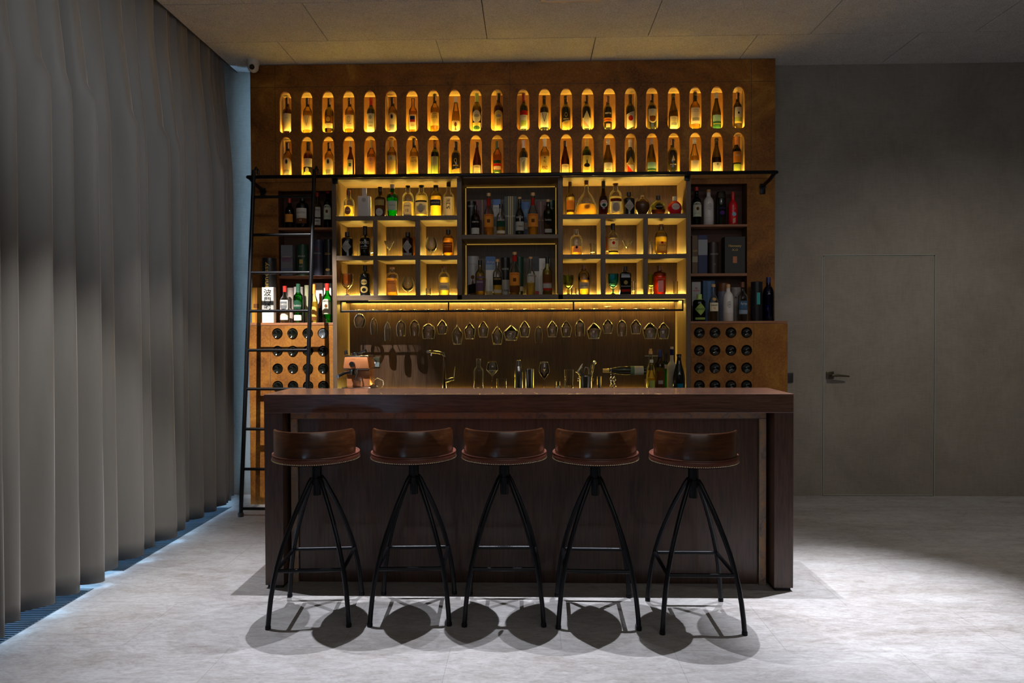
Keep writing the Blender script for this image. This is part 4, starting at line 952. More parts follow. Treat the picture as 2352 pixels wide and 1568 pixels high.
# ---- lit compartments
Z1, Z2, Z3 = 2.3260, 2.0085, 1.6915
YC = 5.585
gl = 'bottles in the left lit shelves'; gr_ = 'bottles in the right lit shelves'; gm = 'bottles in the middle shelves'
hend = lambda c, tcol='gr': [('d', .18, .66, .92, c), ('x', "HENDRICK'S", .42, .07, .8, tcol), ('x', 'GIN', .33, .035, .25, tcol)]
BT = [
 (801, 437, 24, Z1, 'whis', 'clear', ('gold', .45), ('br', .82, .001), [('o', .12, .40, .62, 'pu'), ('x', 'CHIVAS', .27, .04, .4, 's')], 'round-shouldered whisky bottle with a grey oval label, first on the top left shelf', gl),
 (837, 432, 29, Z1, [(0, 0), (.98, 0), (1, .012), (1, .70), (.98, .725), (.36, .74), (.36, .98), (.33, 1)], 'white', None, None, [('o', .53, .66, .3, 'gr'), ('o', .545, .645, .25, (.62, .58, .55)), ('x', 'N', .595, .06, .12, 'gr')], 'flat white rectangular bottle with a ringed monogram', gl),
 (873, 430, 25, Z1, 'whis', 'brown', ('dark', .6), ('k', .85, .001), [('r', .03, .62, 1.2, 'br'), ('r', .40, .58, 1.0, 'gd'), ('o', .06, .30, .72, 'w'), ('x', 'DOM', .18, .05, .3, 'pk')], 'dark brown patterned bottle with a pale oval label', gl),
 (901, 424, 26, Z1, 'taper', 'green', ('green', .60), ('s', .88, .001), [('r', .22, .50, 1.1, 'lb'), ('r', .24, .48, 1.1, 'w'), ('x', 'Tanqueray', .37, .06, .8, 'gr'), ('o', .66, .75, .25, 'r')], 'bright green gin bottle with a white label and silver cap', gl),
 (937, 427, 26, Z1, 'dome', 'clear', ('gold', .50), ('k', .955, .001), [('a', .05, .48, .8, 'w'), ('r', .05, .09, .8, 'gr'), ('x', 'ANABIC', .36, .05, .6, 'k'), ('x', '12', .22, .08, .25, 'k')], 'whisky bottle with a cream label reading 12', gl),
 (968, 426, 28, Z1, 'dome', 'clear', ('pale', .68), ('k', .955, .002), [('r', .10, .52, 1.1, 's'), ('r', .47, .52, 1.15, 'k'), ('o', .14, .42, .5, 'gr'), ('s', .2, .36, .8, 'c')], 'clear domed tequila bottle with a black band and grey engraving', gl),
 (1001, 426, 28, Z1, 'dome', 'yellow', ('gold', .66), ('k', .955, .001), [('r', .36, .54, 1.0, 'db'), ('x', 'HIGHLAND', .45, .05, .75, 's')], 'golden whisky bottle with a dark blue band', gl),
 (1030.5, 417, 25, Z1, 'whis', 'clear', ('pale', .58), ('k', .90, .001), [('r', .05, .58, .9, 'w'), ('x', '波', .48, .10, .42, 'k'), ('x', '門', .37, .09, .36, 'k'), ('x', '﨑', .27, .09, .38, 'k')], 'tall clear bottle with Japanese brush writing, last on the top left shelf', gl),
 (798, 534, 27, Z2, 'apot', 'black', None, ('k', .84, .002), hend('s'), 'squat black gin bottle with a white diamond label, left lit block', gl),
 (838.5, 520, 25, Z2, 'long', 'black', None, ('k', .72, .001), [('x', 'POGUES', .46, .09, .95, 'w'), ('x', 'IRISH WHISKEY', .34, .035, .7, 'w'), ('x', 'OF IRELAND', .28, .03, .6, 's')], 'black whiskey bottle lettered in white, left lit block', gl),
 (936.5, 534, 26, Z2, 'apot', 'purple', ('dark', .6), ('k', .84, .002), hend('s')+[('r', .06, .15, .9, 's')], 'plum-coloured squat bottle with a white diamond label', gl),
 (1029.5, 528, 26, Z2, 'dome', 'amber', ('whisky', .68), ('k', .84, .001), [('r', .14, .52, .9, 'br'), ('x', 'WOODFORD', .44, .045, .8, 'gd'), ('x', 'RESERVE', .36, .04, .6, 'gd')], 'amber bottle with dark lettering beside the brandy balloon glass', gl),
 (838.5, 610, 25, Z3, 'dome', 'black', None, ('k', .82, .001), [('r', .05, .62, 1.0, 'k'), ('o', .36, .54, .6, 'gd'), ('o', .10, .32, .75, 'gd'), ('o', .14, .26, .4, 'k'), ('x', 'DEAD MAN', .45, .05, .6, 'k')], 'black rum bottle covered in gold drawing', gl),
 (900.5, 614, 27, Z3, 'apot', 'clear', ('whisky', .62), ('cork', .94, .001), [('r', .12, .55, .95, (.75, .45, .18)), ('x', 'MONKEY', .49, .045, .6, 'br'), ('x', 'SHOULDER', .43, .045, .75, 'br')], 'square-shouldered amber bottle with a tan label', gl),
 (1020, 611, 26, Z3, 'dome', 'clear', ('gold', .62), ('br', .93, .002), [('r', .18, .44, 1.1, 'w'), ('x', 'KAVALAN', .40, .035, .6, 'br'), ('r', .24, .34, .7, 's')], 'amber whisky bottle with a white label in the lower left block', gl),
 (1309.5, 418, 21, Z1, 'long', 'yellow', ('gold', .56), ('br', .88, .001), [('r', .20, .46, .85, 'o'), ('r', .12, .19, .9, 'br')], 'slim golden bottle with an orange label, first on the top right shelf', gr_),
 (1347, 415, 52, Z1, 'decan', 'clear', ('whisky', .34), ('br', .93, .001), [('o', .17, .32, .28, 'gd'), ('o', .19, .30, .23, 'whiskyc')], 'large bell-shaped cognac decanter', gr_),
 (1386, 417, 22, Z1, 'bail', 'brown', ('dark', .6), ('k', .80, .001), [('o', .25, .46, .85, 'w'), ('x', 'BAILEYS', .41, .055, .75, 'r'), ('o', .27, .36, .4, 'dg')], 'dark cream-liqueur bottle with a red and white oval label', gr_),
 (1414, 422, 28, Z1, 'dome', 'clear', ('pale', .60), ('br', .955, .003), [('r', .08, .52, .95, 's'), ('r', .44, .53, 1.1, 'k'), ('x', 'ESPOLON', .485, .055, .85, 'r'), ('o', .12, .40, .65, 'gr')], 'clear tequila bottle with a black band lettered in red', gr_),
 (1444.5, 442, 26, Z1, 'apot', 'black', None, ('k', .84, .002), hend('s'), 'squat black gin bottle with a white diamond label, top right shelf', gr_),
 (1475.5, 449, 33, Z1, 'urn', P('carved_brown', (.085, .035, .012), .25), None, ('gd', .92, .001), [], 'onion-shaped brown decanter with a golden neck', gr_),
 (1511.5, 450, 35, Z1, 'bulb', 'lime', ('dark', .3), ('k', .80, .001), [('o', .28, .56, .58, 'k'), ('x', 'MOZART', .43, .06, .45, 's')], 'round olive-green liqueur bottle with a black disc label', gr_),
 (1549.5, 452, 32, Z1, 'bulb', 'red', None, ('s', .78, .001), [('o', .28, .62, .6, 'w'), ('x', 'MOZART', .46, .05, .45, 'pk')], 'round red liqueur bottle with a white disc label', gr_),
 (1323.5, 527, 27, Z2, 'dome', 'clear', ('whisky', .36), None, [('r', .12, .36, .6, 'pk'), ('o', .26, .36, .22, 'k')], 'open clear bottle one third full of amber spirit', gr_),
 (1408, 514, 24, Z2, 'whis', 'clear', ('gold', .55), ('k', .82, .001), [('r', .16, .52, 1.05, 'w'), ('r', .10, .15, 1.05, 'k'), ('o', .34, .44, .3, 'r'), ('x', 'JIM BEAM', .48, .05, .85, 'k'), ('x', 'BOURBON', .24, .04, .6, 'gd')], 'bourbon bottle with a white label and red seal', gr_),
 (1518.5, 516, 27, Z2, 'dome', 'yellow', ('gold', .60), ('br', .94, .002), [('r', .06, .44, .95, 'gd'), ('r', .06, .14, .95, 'o'), ('o', .36, .44, .22, 'r'), ('x', 'Xante', .32, .06, .6, 'br')], 'yellow bottle with a golden label and brown stopper', gr_),
 (1341, 609, 26, Z3, 'dome', 'yellow', ('gold', .5), ('br', .88, .001), [('r', .20, .43, 1.05, 's'), ('x', 'KAVALAN', .39, .035, .6, 'br'), ('r', .28, .34, .7, 'gr')], 'golden whisky bottle with a grey label in the lower right block', gr_),
 (1436, 612, 26, Z3, 'apot', 'black', None, ('k', .80, .001), [('r', .08, .60, .9, 'k'), ('o', .36, .50, .35, 'gd'), ('x', 'Bunnahabhain', .30, .05, .8, 's'), ('r', .10, .19, .8, 'r')], 'black whisky bottle with a red strip low on its label', gr_),
 (1515, 611, 29, Z3, 'apot', 'orange', ('orange', .64), ('br', .84, .001), [('r', .08, .55, .45, 's'), ('s', .48, .60, .8, 'r'), ('x', 'COINTREAU', .54, .04, .75, 'gd')], 'square orange liqueur bottle with a white strip label', gr_),
]
COL['whiskyc'] = (.6, .3, .05)
for cx, top, w_, z0, k, g_, lq, cp, labs, txt, grp in BT:
    flat_ = not isinstance(k, str)
    sq = flat_ or 'Coint' in str(labs) or 'Bunna' in str(labs)
    bottle(cx, top, w_, YC, z0, k, g_, cp, labs, txt, grp, lq, ex=7 if sq else 2, sy=.55 if flat_ else (.8 if sq else 1), tr=.3)

# middle bays
Z4, Z5, YM = 2.1705, 1.6915, 5.555
MBT = [
 (1092, 472, 21, Z4, 'whis', 'brown', ('whisky', .6), ('k', .86, 0), [('r', .06, .26, 1.0, 'w'), ('r', .28, .52, 1.1, 'k'), ('x', 'TOMATIN', .45, .05, .8, 'w')], 'small dark amber bottle with a black band, first in the upper middle bay', gm),
 (1122.5, 444, 24, Z4, 'tall', 'clear', ('whisky', .5), ('cork', .93, .001), [('r', .20, .50, 1.15, 'o'), ('r', .30, .38, .3, 'br'), ('x', 'GLENMORANGIE', .47, .03, .9, 'r'), ('r', .70, .88, .3, 'r')], 'tall bottle with an orange label and neck strip, upper middle bay, left one', gm),
 (1150.5, 469, 21, Z4, 'whis', 'clear', ('pale', .5), ('k', .88, 0), [('r', .07, .16, 1.1, 'w'), ('r', .28, .46, 1.1, 'dg'), ('x', 'JAMESON', .48, .045, .8, 's')], 'clear bottle with a dark band and white strip, upper middle bay', gm),
 (1193.5, 453, 21, Z4, 'tall', 'black', None, ('cork', .95, .001), [('r', .13, .36, 1.1, 's'), ('x', '12 YEARS', .24, .04, .8, 'k'), ('x', 'GLENGOYNE', .47, .05, .8, 's')], 'dark bottle labelled 12 YEARS in the upper middle bay', gm),
 (1224, 443, 25, Z4, 'tall', 'clear', ('whisky', .5), ('cork', .93, .001), [('r', .20, .50, 1.15, 'o'), ('r', .30, .38, .3, 'br'), ('x', 'GLENMORANGIE', .47, .03, .9, 'r'), ('r', .70, .88, .3, 'r')], 'tall bottle with an orange label and neck strip, upper middle bay, right one', gm),
 (1259, 459, 22, Z4, 'taper', 'olive', ('gold', .5), ('cork', .94, .001), [('r', .08, .18, .9, 's'), ('o', .30, .58, .75, 'k'), ('x', 'Glenfiddich', .43, .05, .75, 's')], 'olive bottle with a black oval label, last in the upper middle bay', gm),
 (1102.5, 598, 22, Z5, 'whis', 'yellow', ('gold', .62), ('k', .88, .001), [('r', .12, .43, 1.0, 'pu'), ('r', .48, .54, 1.0, 'pu'), ('x', 'Balvenie', .38, .05, .7, 's')], 'golden bottle with purple-grey labels, first in the lower middle bay', gm),
 (1142.5, 596, 22, Z5, 'whis', 'clear', ('gold', .42), ('cork', .93, .001), [('r', .06, .15, 1.0, 's'), ('r', .28, .50, 1.1, 'k'), ('x', 'ABERLOUR', .45, .05, .8, 'gd')], 'amber bottle with a black label in front of the black tin', gm),
 (1182, 579, 25, Z5, 'tall', 'clear', ('whisky', .5), ('cork', .94, .001), [('r', .22, .52, 1.1, 'o'), ('r', .31, .39, .3, 'br'), ('r', .06, .20, 1.1, 'br'), ('x', 'THE ORIGINAL', .48, .03, .8, 'r'), ('r', .78, .92, .6, 'r')], 'tallest bottle in the lower middle bay, orange label', gm),
 (1219, 590, 21, Z5, 'tall', 'clear', ('gold', .52), ('cork', .95, .001), [('a', .32, .56, .9, 's'), ('x', 'GLEN MORAY', .50, .035, .75, 'k'), ('o', .29, .36, .25, 'gd')], 'amber bottle with a greyish arched label, lower middle bay', gm),
 (1257, 591, 22, Z5, 'whis', 'yellow', ('gold', .65), ('k', .84, .001), [('r', .32, .54, 1.1, 'br'), ('r', .18, .32, 1.1, 's'), ('r', .12, .18, 1.1, 'r'), ('r', .30, .315, 1.1, 'r')], 'amber bottle with a brown, white and red label, last in the lower middle bay', gm),
]
for cx, top, w_, z0, k, g_, lq, cp, labs, txt, grp in MBT: bottle(cx, top, w_, YM, z0, k, g_, cp, labs, txt, grp, lq, tr=.3)

# ---- cartons and tubes
def box_wd(m, s, W_, D, Hh, zc, h, w_, c, rot=False, par=None):
    me = text_mesh(s, w_*W_, h*Hh) if not rot else text_mesh(s, h*Hh, w_*W_)
    for v in me.vertices:
        x, y = (v.co.x, v.co.y) if not rot else (-v.co.y, v.co.x)
        v.co = Vector((x, -D/2-.0016, zc*Hh+y))
    link('lettering', me, colm(c, 0), par, None, False)
def carton(cx, top, w_, Y, z0, D, col, bands, words, label, group):
    p = at(cx, top, Y); Hh = p.z-z0; W_ = w_/1568*(Y-D/2)
    t = thing('bottle_carton', (p.x, Y, z0), label, 'carton', group)
    MB().box(-W_/2, W_/2, -D/2, D/2, 0, Hh, .0015).build('box_body', sol(COL[col] if isinstance(col, str) else col, .45), t, smooth=False)
    for i, (a, c_, hw, cc) in enumerate(bands):
        MB().box(-W_/2*hw, W_/2*hw, -D/2-.0006-.0002*i, -D/2-.0001, a*Hh, c_*Hh).build('printed_panel', sol(COL[cc] if isinstance(cc, str) else cc, .45), t, smooth=False)
    for wd in words: box_wd(None, wd[0], W_, D, Hh, wd[1], wd[2], wd[3], wd[4], len(wd) > 5, t)
    return t
def tube(cx, top, w_, Y, z0, col, bands, words, label, group, lid=None, lidh=.05, metal=0):
    p = at(cx, top, Y); Hh = p.z-z0; R = w_/2/1568*Y
    t = thing('bottle_tube', (p.x, Y, z0), label, 'gift tube', group)
    mat = sol(COL[col] if isinstance(col, str) else col, .25 if metal else .4, metal)
    MB().lathe([(0, 0), (R, 0), (R, (1-lidh)*Hh), (0, (1-lidh)*Hh)], 28).build('tube_body', mat, t)
    MB().lathe([(0, (1-lidh)*Hh+.0003), (R+.0008, (1-lidh)*Hh+.0003), (R+.0008, Hh-.002), (R-.002, Hh), (0, Hh)], 28).build('lid', sol(COL[lid] if lid else (COL[col] if isinstance(col, str) else col), .3, metal), t)
    prof = [(1, 0), (1, 1)]; par = t
    for i, l in enumerate(bands): link('printed_panel', patch(prof, R, Hh, 1, 2, *l[:4], .0008+.0003*i), colm(l[4], 0), t)
    for l in words: link('lettering', word(prof, R, Hh, 1, 2, l[0], l[1], l[2], l[3], .0022, len(l) > 5), colm(l[4], 0), t, None, False)
    return t
gp = 'gift cartons and tubes in the middle bays'; YT = 5.690
tube(1083, 463, 21, YT, Z4, 'k', [], [('TOMATIN', .86, .05, .8, 's')], 'black gift tube at the left end of the upper middle bay', gp)
carton(1108, 461, 24, YT, Z4, .08, 'r', [(0, 1, .9, (.09, .012, .015)), (.0, 1, .05, 'gd')], [('SINGLE MALT', .5, .03, .7, 'gd')], 'maroon carton behind the left tall orange-labelled bottle', gp)
carton(1141, 459, 18, YT, Z4, .06, 's', [(.85, 1, 1, 'b'), (.3, .55, 1, 'gy')], [('Irish', .78, .05, .6, 'gr')], 'white carton with a blue top in the upper middle bay', gp)
carton(1173, 453, 29, YT, Z4, .09, (.03, .05, .045), [(0, 1, .38, 'gd'), (0, 1, .24, (.03, .05, .045)), (0, 1, .10, 'gd')], [('DELUXE', .52, .04, .8, 's')], 'dark green carton with gold stripes in the centre of the upper middle bay', gp)
carton(1207, 465, 19, YT, Z4, .06, 'b', [(.3, .8, .8, (.10, .2, .36)), (.24, .42, .9, 's')], [], 'blue carton between the 12 YEARS bottle and the right tall bottle', gp)
carton(1242, 464, 20, YT, Z4, .06, (.10, .015, .018), [(0, 1, .05, 'gd')], [('ABERLOUR', .48, .04, .8, 'pk')], 'maroon carton at the right of the upper middle bay', gp)
tube(1266, 460, 17, YT, Z4, 'dg', [], [('Glen', .78, .05, .7, 's')], 'dark green gift tube at the right end of the upper middle bay', gp)
gt = tube(1086.5, 589, 28, YT, Z5, (.42, .41, .40), [('t', .0, .45, .55, 'br'), ('o', .42, .52, .3, 'br'), ('s', .07, .3, .9, 'k')], [('africa', .80, .03, .6, 'gr')], 'white tube printed with a dark giraffe, left end of the lower middle bay', gp)
carton(1127, 590, 22, YT, Z5, .07, 'w', [(.80, 1, 1, 'b'), (.66, .80, 1, (.25, .34, .45)), (0, .12, 1, 'gd')], [('Arran', .86, .08, .8, 's')], 'white and blue carton lettered Arran in the lower middle bay', gp)
tube(1160.5, 592, 21, YT, Z5, 'k', [('r', .02, .42, 1.4, 's')], [('GLENGOYNE', .70, .05, .85, 's'), ('12 YEARS', .14, .05, .8, 'k')], 'black gift tube with a white lower half reading 12 YEARS', gp)
tube(1192, 590, 21, YT, Z5, 'dg', [('r', .12, .24, 1.3, 'c')], [], 'dark green gift tube behind the tallest lower bottle', gp)
carton(1229, 589, 18, YT, Z5, .06, 'k', [(.0, .62, 1, 's'), (0, .12, 1, 'r')], [('12', .5, .05, .3, 'r')], 'black, white and red carton in the lower middle bay', gp)
carton(1250, 594, 24, YT, Z5, .07, 'w', [], [('Tamdhu', .7, .04, .6, 'gr')], 'plain white carton at the right of the lower middle bay', gp)

# ---- left side cabinet
gs = 'bottles on the left side shelves'; YSd = 5.715
def jam(z=0): return [('a', .22, .60, 1.0, (.62, .64, .48)), ('x', 'JAMESON', .54, .055, .95, 'k'), ('o', .38, .47, .3, 'br'), ('x', 'IRISH WHISKEY', .30, .03, .7, 'gr')]
for a in [
 (665, 455, 20, YSd, 2.2685, 'whis', 'brown', ('r', .84, 0), [('r', .20, .46, 1.1, 'o'), ('x', 'I', .34, .08, .05, 'w')], 'amber bottle with an orange-yellow label on the upper left side shelf', gs, ('whisky', .6)),
 (694.5, 452, 28, YSd, 2.2685, 'apot', 'dgreen', ('k', .86, 0), [('r', .14, .62, 1.0, 'w'), ('r', .14, .30, 1.0, 'br'), ('x', 'SINGLETON', .48, .06, .75, 'gr'), ('x', '12', .24, .05, .2, 'w')], 'wide dark green bottle with a white and brown label, upper left side shelf', gs, None),
 (729, 442, 18, YSd, 2.2685, 'whis', 'amber', ('r', .88, 0), [('r', .30, .58, 1.1, 'w'), ('r', .08, .26, 1.1, 'w'), ('x', 'SCOTCH', .50, .05, .8, 'k'), ('x', 'Grants', .20, .05, .7, 'k')], 'amber bottle with two white labels seen right of the ladder stile', gs, ('whisky', .62)),
 (753, 436, 20, YSd, 2.2685, 'whis', 'dgreen', ('r', .90, 0), jam(), 'green whiskey bottle with a cream label at the right of the upper left side shelf', gs, None),
 (654, 657, 21, 5.575, 1.4745, 'whis', 'clear', ('r', .84, .001), [('r', .32, .62, 1.0, 'w'), ('u', .34, .58, .8, 'gy'), ('r', .08, .26, 1.0, 'w'), ('x', 'FAMOUS', .50, .05, .7, 'w'), ('x', 'GROUSE', .2, .05, .6, 'pk')], 'clear bottle with a red cap standing on the left ledge', gs, ('gold', .3)),
 (685, 652, 23, 5.575, 1.4745, 'taper', 'green', ('dg', .78, .001), [('o', .32, .58, .95, 'dg'), ('r', .06, .20, .9, 'w'), ('x', 'Glenfiddich', .44, .05, .8, 's')], 'bright green bottle with a white strip on the left ledge', gs, ('green', .6)),
 (721, 653, 18, 5.575, 1.4745, 'tall', 'amber', ('o', .76, .001), [('a', .16, .42, .95, (.85, .5, .12)), ('r', .06, .15, .9, 'br')], 'orange-capped amber bottle behind the ladder stile on the left ledge', gs, ('gold', .55)),
 (751.5, 651, 23, 5.575, 1.4745, 'whis', 'green', ('r', .82, .001), jam(), 'green whiskey bottle with a cream label at the right of the left ledge', gs, ('green', .55)),
 (736, 674, 16, 5.71, 1.4745, 'tall', 'brown', None, [], 'bare brown bottle behind the orange-capped one on the left ledge', gs, ('dark', .5)),
]:
    bottle(*a[:6], a[6], a[7], a[8], a[9], a[10], a[11], tr=.1)
gb2 = 'cartons and tubes in the left side cabinet'
carton(662.5, 564, 27, YSd, 1.8685, .09, 'gy', [(.0, .25, 1, (.10, .13, .20)), (.45, .62, .8, 'pu')], [('LAPHROAIG', .62, .05, .75, 's'), ('12', .1, .1, .3, 's')], 'grey carton at the left of the lower left side shelf', gb2)
tube(695, 562, 24, YSd, 1.8685, 'dg', [('r', .38, .52, .35, 'gd')], [('ABERLOUR', .62, .05, .8, 's'), ('10', .3, .05, .3, 's')], 'dark green tube with a gold square on the lower left side shelf', gb2)
tube(731, 551, 22, YSd, 1.8685, (.05, .055, .09), [], [('12', .74, .06, .3, 'r'), ('BENRIACH', .62, .035, .8, 's'), ('12', .5, .05, .25, 'r')], 'navy tube printed with a red 12 on the lower left side shelf', gb2)
tube(755, 550, 21, YSd, 1.8685, 'k', [('o', .13, .2, .5, 'gd')], [('Glen', .6, .06, .7, 'gd')], 'black tube with gold lettering at the right of the lower left side shelf', gb2)
carton(592, 661, 22, 5.512, 1.4745, .070, (.52, .27, .03), [(0, 1, .3, (.36, .13, .02)), (.42, .54, .55, 'br')], [], 'yellow carton at the far left of the ledge', gb2)
carton(617.5, 660, 27, 5.503, 1.4745, .054, 'w', [(.38, .58, 1, 'gr'), (.42, .47, .6, 'w')], [('波', .85, .20, .65, 'k'), ('門', .64, .17, .55, 'k'), ('﨑', .46, .17, .6, 'k'), ('HATOZAKI', .22, .035, .75, 'gr')], 'white carton with large Japanese brush writing on the left ledge', gb2)
tube(618.5, 593, 32, 5.589, 1.4745, 'k', [], [('Hennessy', .68, .50, .40, 'gd', 1)], 'tall black tube lettered Hennessy upright, behind the white Japanese carton', gb2)
tube(667, 661, 14, 5.705, 1.4745, (.42, .34, .30), [], [], 'narrow beige tube behind the red-capped bottle', gb2)
tube(686, 659, 22, 5.715, 1.4745, (.50, .46, .45), [('o', .6, .75, .6, 'br')], [], 'pinkish white tube behind the bright green bottle', gb2)
tube(705, 655, 11, 5.705, 1.4745, (.30, .30, .18), [], [], 'thin olive tube beside the ladder stile', gb2)
carton(731, 650, 23, 5.76, 1.4745, .04, (.72, .69, .64), [], [], 'white carton at the back of the left ledge', gb2)
carton(754, 651, 17, 5.745, 1.4745, .05, (.66, .64, .60), [(0, 1, .9, (.62, .62, .56)), (0, .0, .1, 'b')], [], 'off-white carton behind the right green bottle on the left ledge', gb2)

# ---- right side cabinet
gq = 'bottles on the right side shelves'; g3 = 'cartons and tubes in the right side cabinet'
for a in [
 (1600, 430, 22, YSd, 2.2685, 'whis', 'dgreen', ('r', .90, 0), jam(), 'dark green whiskey bottle with a cream label, upper right side shelf', gq, None, 2),
 (1627.5, 436, 23, YSd, 2.2685, 'dome', 'white', ('cork', .92, 0), [('o', .42, .60, .4, 'gr'), ('o', .44, .58, .35, (.62, .58, .55)), ('r', .20, .205, .9, 'gr'), ('x', 'RUM', .52, .05, .2, 'gr')], 'white ceramic bottle with a cork, upper right side shelf', gq, None, 2),
 (1656, 441, 23, YSd, 2.2685, [(0, 0), (.95, 0), (1, .02), (1, .78), (.95, .84), (.88, .88), (.88, .97), (.8, 1)], 'black', None, [('r', .22, .60, .8, 'k'), ('o', .30, .42, .5, (.10, .03, .2)), ('x', 'CAPTAIN', .50, .05, .6, (.12, .05, .22))], 'black bottle with purple writing on the upper right side shelf', gq, None, 2),
 (1683.5, 441, 20, YSd, 2.2685, 'whis', 'red', ('r', .86, .001), [('o', .26, .38, .5, 'lb'), ('s', .05, .2, .3, 'pk'), ('x', 'RED', .48, .05, .35, 'pk')], 'bright red bottle with a blue figure, upper right side shelf', gq, None, 2),
 (1606, 676, 28, 5.575, 1.4740, 'apot', 'dgreen', ('lg', .80, .001), [('d', .22, .68, .95, (.30, .42, .10)), ('r', .06, .14, .9, (.30, .42, .10)), ('x', "HENDRICK'S", .45, .06, .75, 'dg')], 'dark bottle with a lime green diamond label on the right ledge', gq, None, 2),
 (1638.5, 653, 22, 5.575, 1.4740, 'tall', 'clear', ('cork', .93, .001), [('r', .27, .50, 1.0, 'c'), ('o', .55, .64, .4, 'gd'), ('x', 'GLENLIVET', .43, .04, .75, 'k'), ('x', '12', .35, .05, .2, 'r')], 'clear whisky bottle with a cream label on the right ledge', gq, ('whisky', .3), 2),
 (1672.5, 653, 23, 5.575, 1.4740, 'dome', 'white', ('cork', .90, .0), [('o', .36, .54, .4, 'gr'), ('o', .38, .52, .35, (.62, .58, .55)), ('r', .20, .205, .9, 'gr'), ('x', 'RUM', .45, .05, .2, 'gr')], 'white ceramic bottle with a cork in the middle of the right ledge', gq, None, 2),
 (1705.5, 648, 22, 5.575, 1.4740, 'whis', 'clear', ('br', .87, .001), [('r', .30, .52, 1.05, (.06, .12, .20)), ('r', .18, .29, 1.05, (.25, .32, .42)), ('x', 'Arran', .45, .08, .75, 's')], 'bottle with a blue label lettered Arran on the right ledge', gq, ('pale', .3), 2),
 (1765, 637, 25, 5.575, 1.4740, 'dome', 'blue', ('db', .88, .001), [], 'cobalt blue bottle at the right end of the ledge', gq, None, 2),
]:
    bottle(*a[:6], a[6], a[7], a[8], a[9], a[10], a[11], ex=a[12], tr=.1)
carton(1594, 542, 13, YSd, 1.8685, .07, (.10, .055, .015), [(.30, .45, .95, (.28, .24, .14))], [('GLEN', .6, .05, .8, 'gd')], 'narrow brown carton at the left of the lower right side shelf', g3)
carton(1611.5, 541, 21, YSd, 1.8685, .08, (.008, .012, .07), [(.48, .88, 1, (.26, .27, .30))], [('MACALLAN', .78, .03, .8, 'gr'), ('12', .68, .06, .25, 'gr')], 'blue carton with a grey white upper panel, lower right side shelf', g3)
tube(1638, 557, 24, YSd, 1.8685, (.035, .022, .018), [], [('ABERLOUR', .62, .05, .85, 'gr'), ('12', .3, .05, .2, 'gr')], 'dark brown tube on the lower right side shelf', g3)
carton(1684, 545, 46, YSd, 1.8685, .10, 'k', [(.28, .46, .20, (.4, .14, .05))], [('Hennessy', .74, .09, .62, 'gd'), ('X.O', .64, .06, .3, 'gd')], 'large black carton lettered Hennessy X.O on the lower right side shelf', g3)
carton(1597, 648, 20, 5.70, 1.4740, .07, 'gr', [], [('SHINE', .78, .03, .7, 'r'), ('N', .84, .05, .2, 'r')], 'grey white carton at the left of the right ledge', g3)
carton(1626, 645, 27, 5.715, 1.4740, .07, (.02, .07, .15), [(.2, .98, .25, (.05, .14, .28))], [], 'blue carton behind the clear bottle on the right ledge', g3)
tube(1661, 650, 24, 5.71, 1.4740, (.17, .18, .24), [], [], 'grey tube with a copper lid behind the white ceramic bottle', g3, lid='br', lidh=.22)
tube(1690, 660, 23, 5.715, 1.4740, (.28, .25, .24), [], [('fine', .7, .04, .5, 'k')], 'pale tube with slanted writing on the right ledge', g3)
tube(1738, 647, 25, 5.56, 1.4740, (.03, .03, .03), [('r', .42, .72, .3, (.05, .30, .28))], [], 'shiny black tube with a turquoise tag beside the blue bottle', g3, metal=.6)
# ================================================================ glassware in the compartments
def lathe_thing(name, cx, top, w_, Y, z0, prof, mat, label, cat, group=None, seg=28, ex=2):
    p = at(cx, top, Y); Hh = p.z-z0; R = w_/2/1568*Y
    o = MB().lathe([(r*R, z*Hh) for r, z in prof], seg, ex=ex).build(name, mat, None, (p.x, Y, z0), ang=60)
    return tag(o, label, cat, group)
snif = [(0, 0), (.62, 0), (.62, .008), (.1, .03), (.07, .06), (.07, .20), (.14, .235), (.5, .28), (.85, .40), (1, .56), (.97, .70), (.80, .88), (.66, 1), (.64, 1), (.78, .88), (.95, .70), (.97, .56), (.82, .41), (.4, .30), (0, .26)]
vgl = [(0, 0), (.6, 0), (.6, .012), (.10, .04), (.08, .30), (.09, .40), (1, .985), (1, 1), (.95, 1), (.06, .47), (0, .46)]
gob = [(0, 0), (.72, 0), (.72, .02), (.3, .06), (.16, .10), (.26, .16), (.14, .20), (.24, .26), (.16, .32), (.5, .38), (.85, .50), (.98, .66), (1, .82), (1, 1), (.95, 1), (.95, .82), (.92, .66), (.7, .5), (0, .42)]
cutg = [(0, 0), (.8, 0), (.95, .1), (.8, .25), (1, .42), (.85, .6), (1, .78), (.9, .9), (1, 1), (.9, 1), (.75, .8), (.72, .3), (0, .25)]
shot = [(0, 0), (.70, 0), (.72, .02), (.78, .22), (.98, 1), (.92, 1), (.70, .30), (0, .28)]
cyl = [(0, 0), (1, 0), (1, 1), (.93, 1), (.93, .08), (0, .06)]
gw = 'glassware in the lit shelves'
lathe_thing('brandy_glass', 990.5, 545, 28, YC-.01, Z2, snif, M['clear'], 'brandy balloon glass next to the amber bottle, left lit block', 'glass', gw)
lathe_thing('brandy_glass', 936.5, 636, 29, YC-.01, Z3, snif, M['clear'], 'brandy balloon glass beside the square-shouldered bottle, left lit block', 'glass', gw)
lathe_thing('cocktail_glass', 893.5, 554, 23, YC, Z2, vgl, M['clear'], 'V-shaped cocktail glass in the left lit block', 'glass', gw)
lathe_thing('cocktail_glass', 1441, 552, 23, YC, Z2, vgl, M['clear'], 'V-shaped cocktail glass beside the bourbon bottle, right lit block', 'glass', gw)
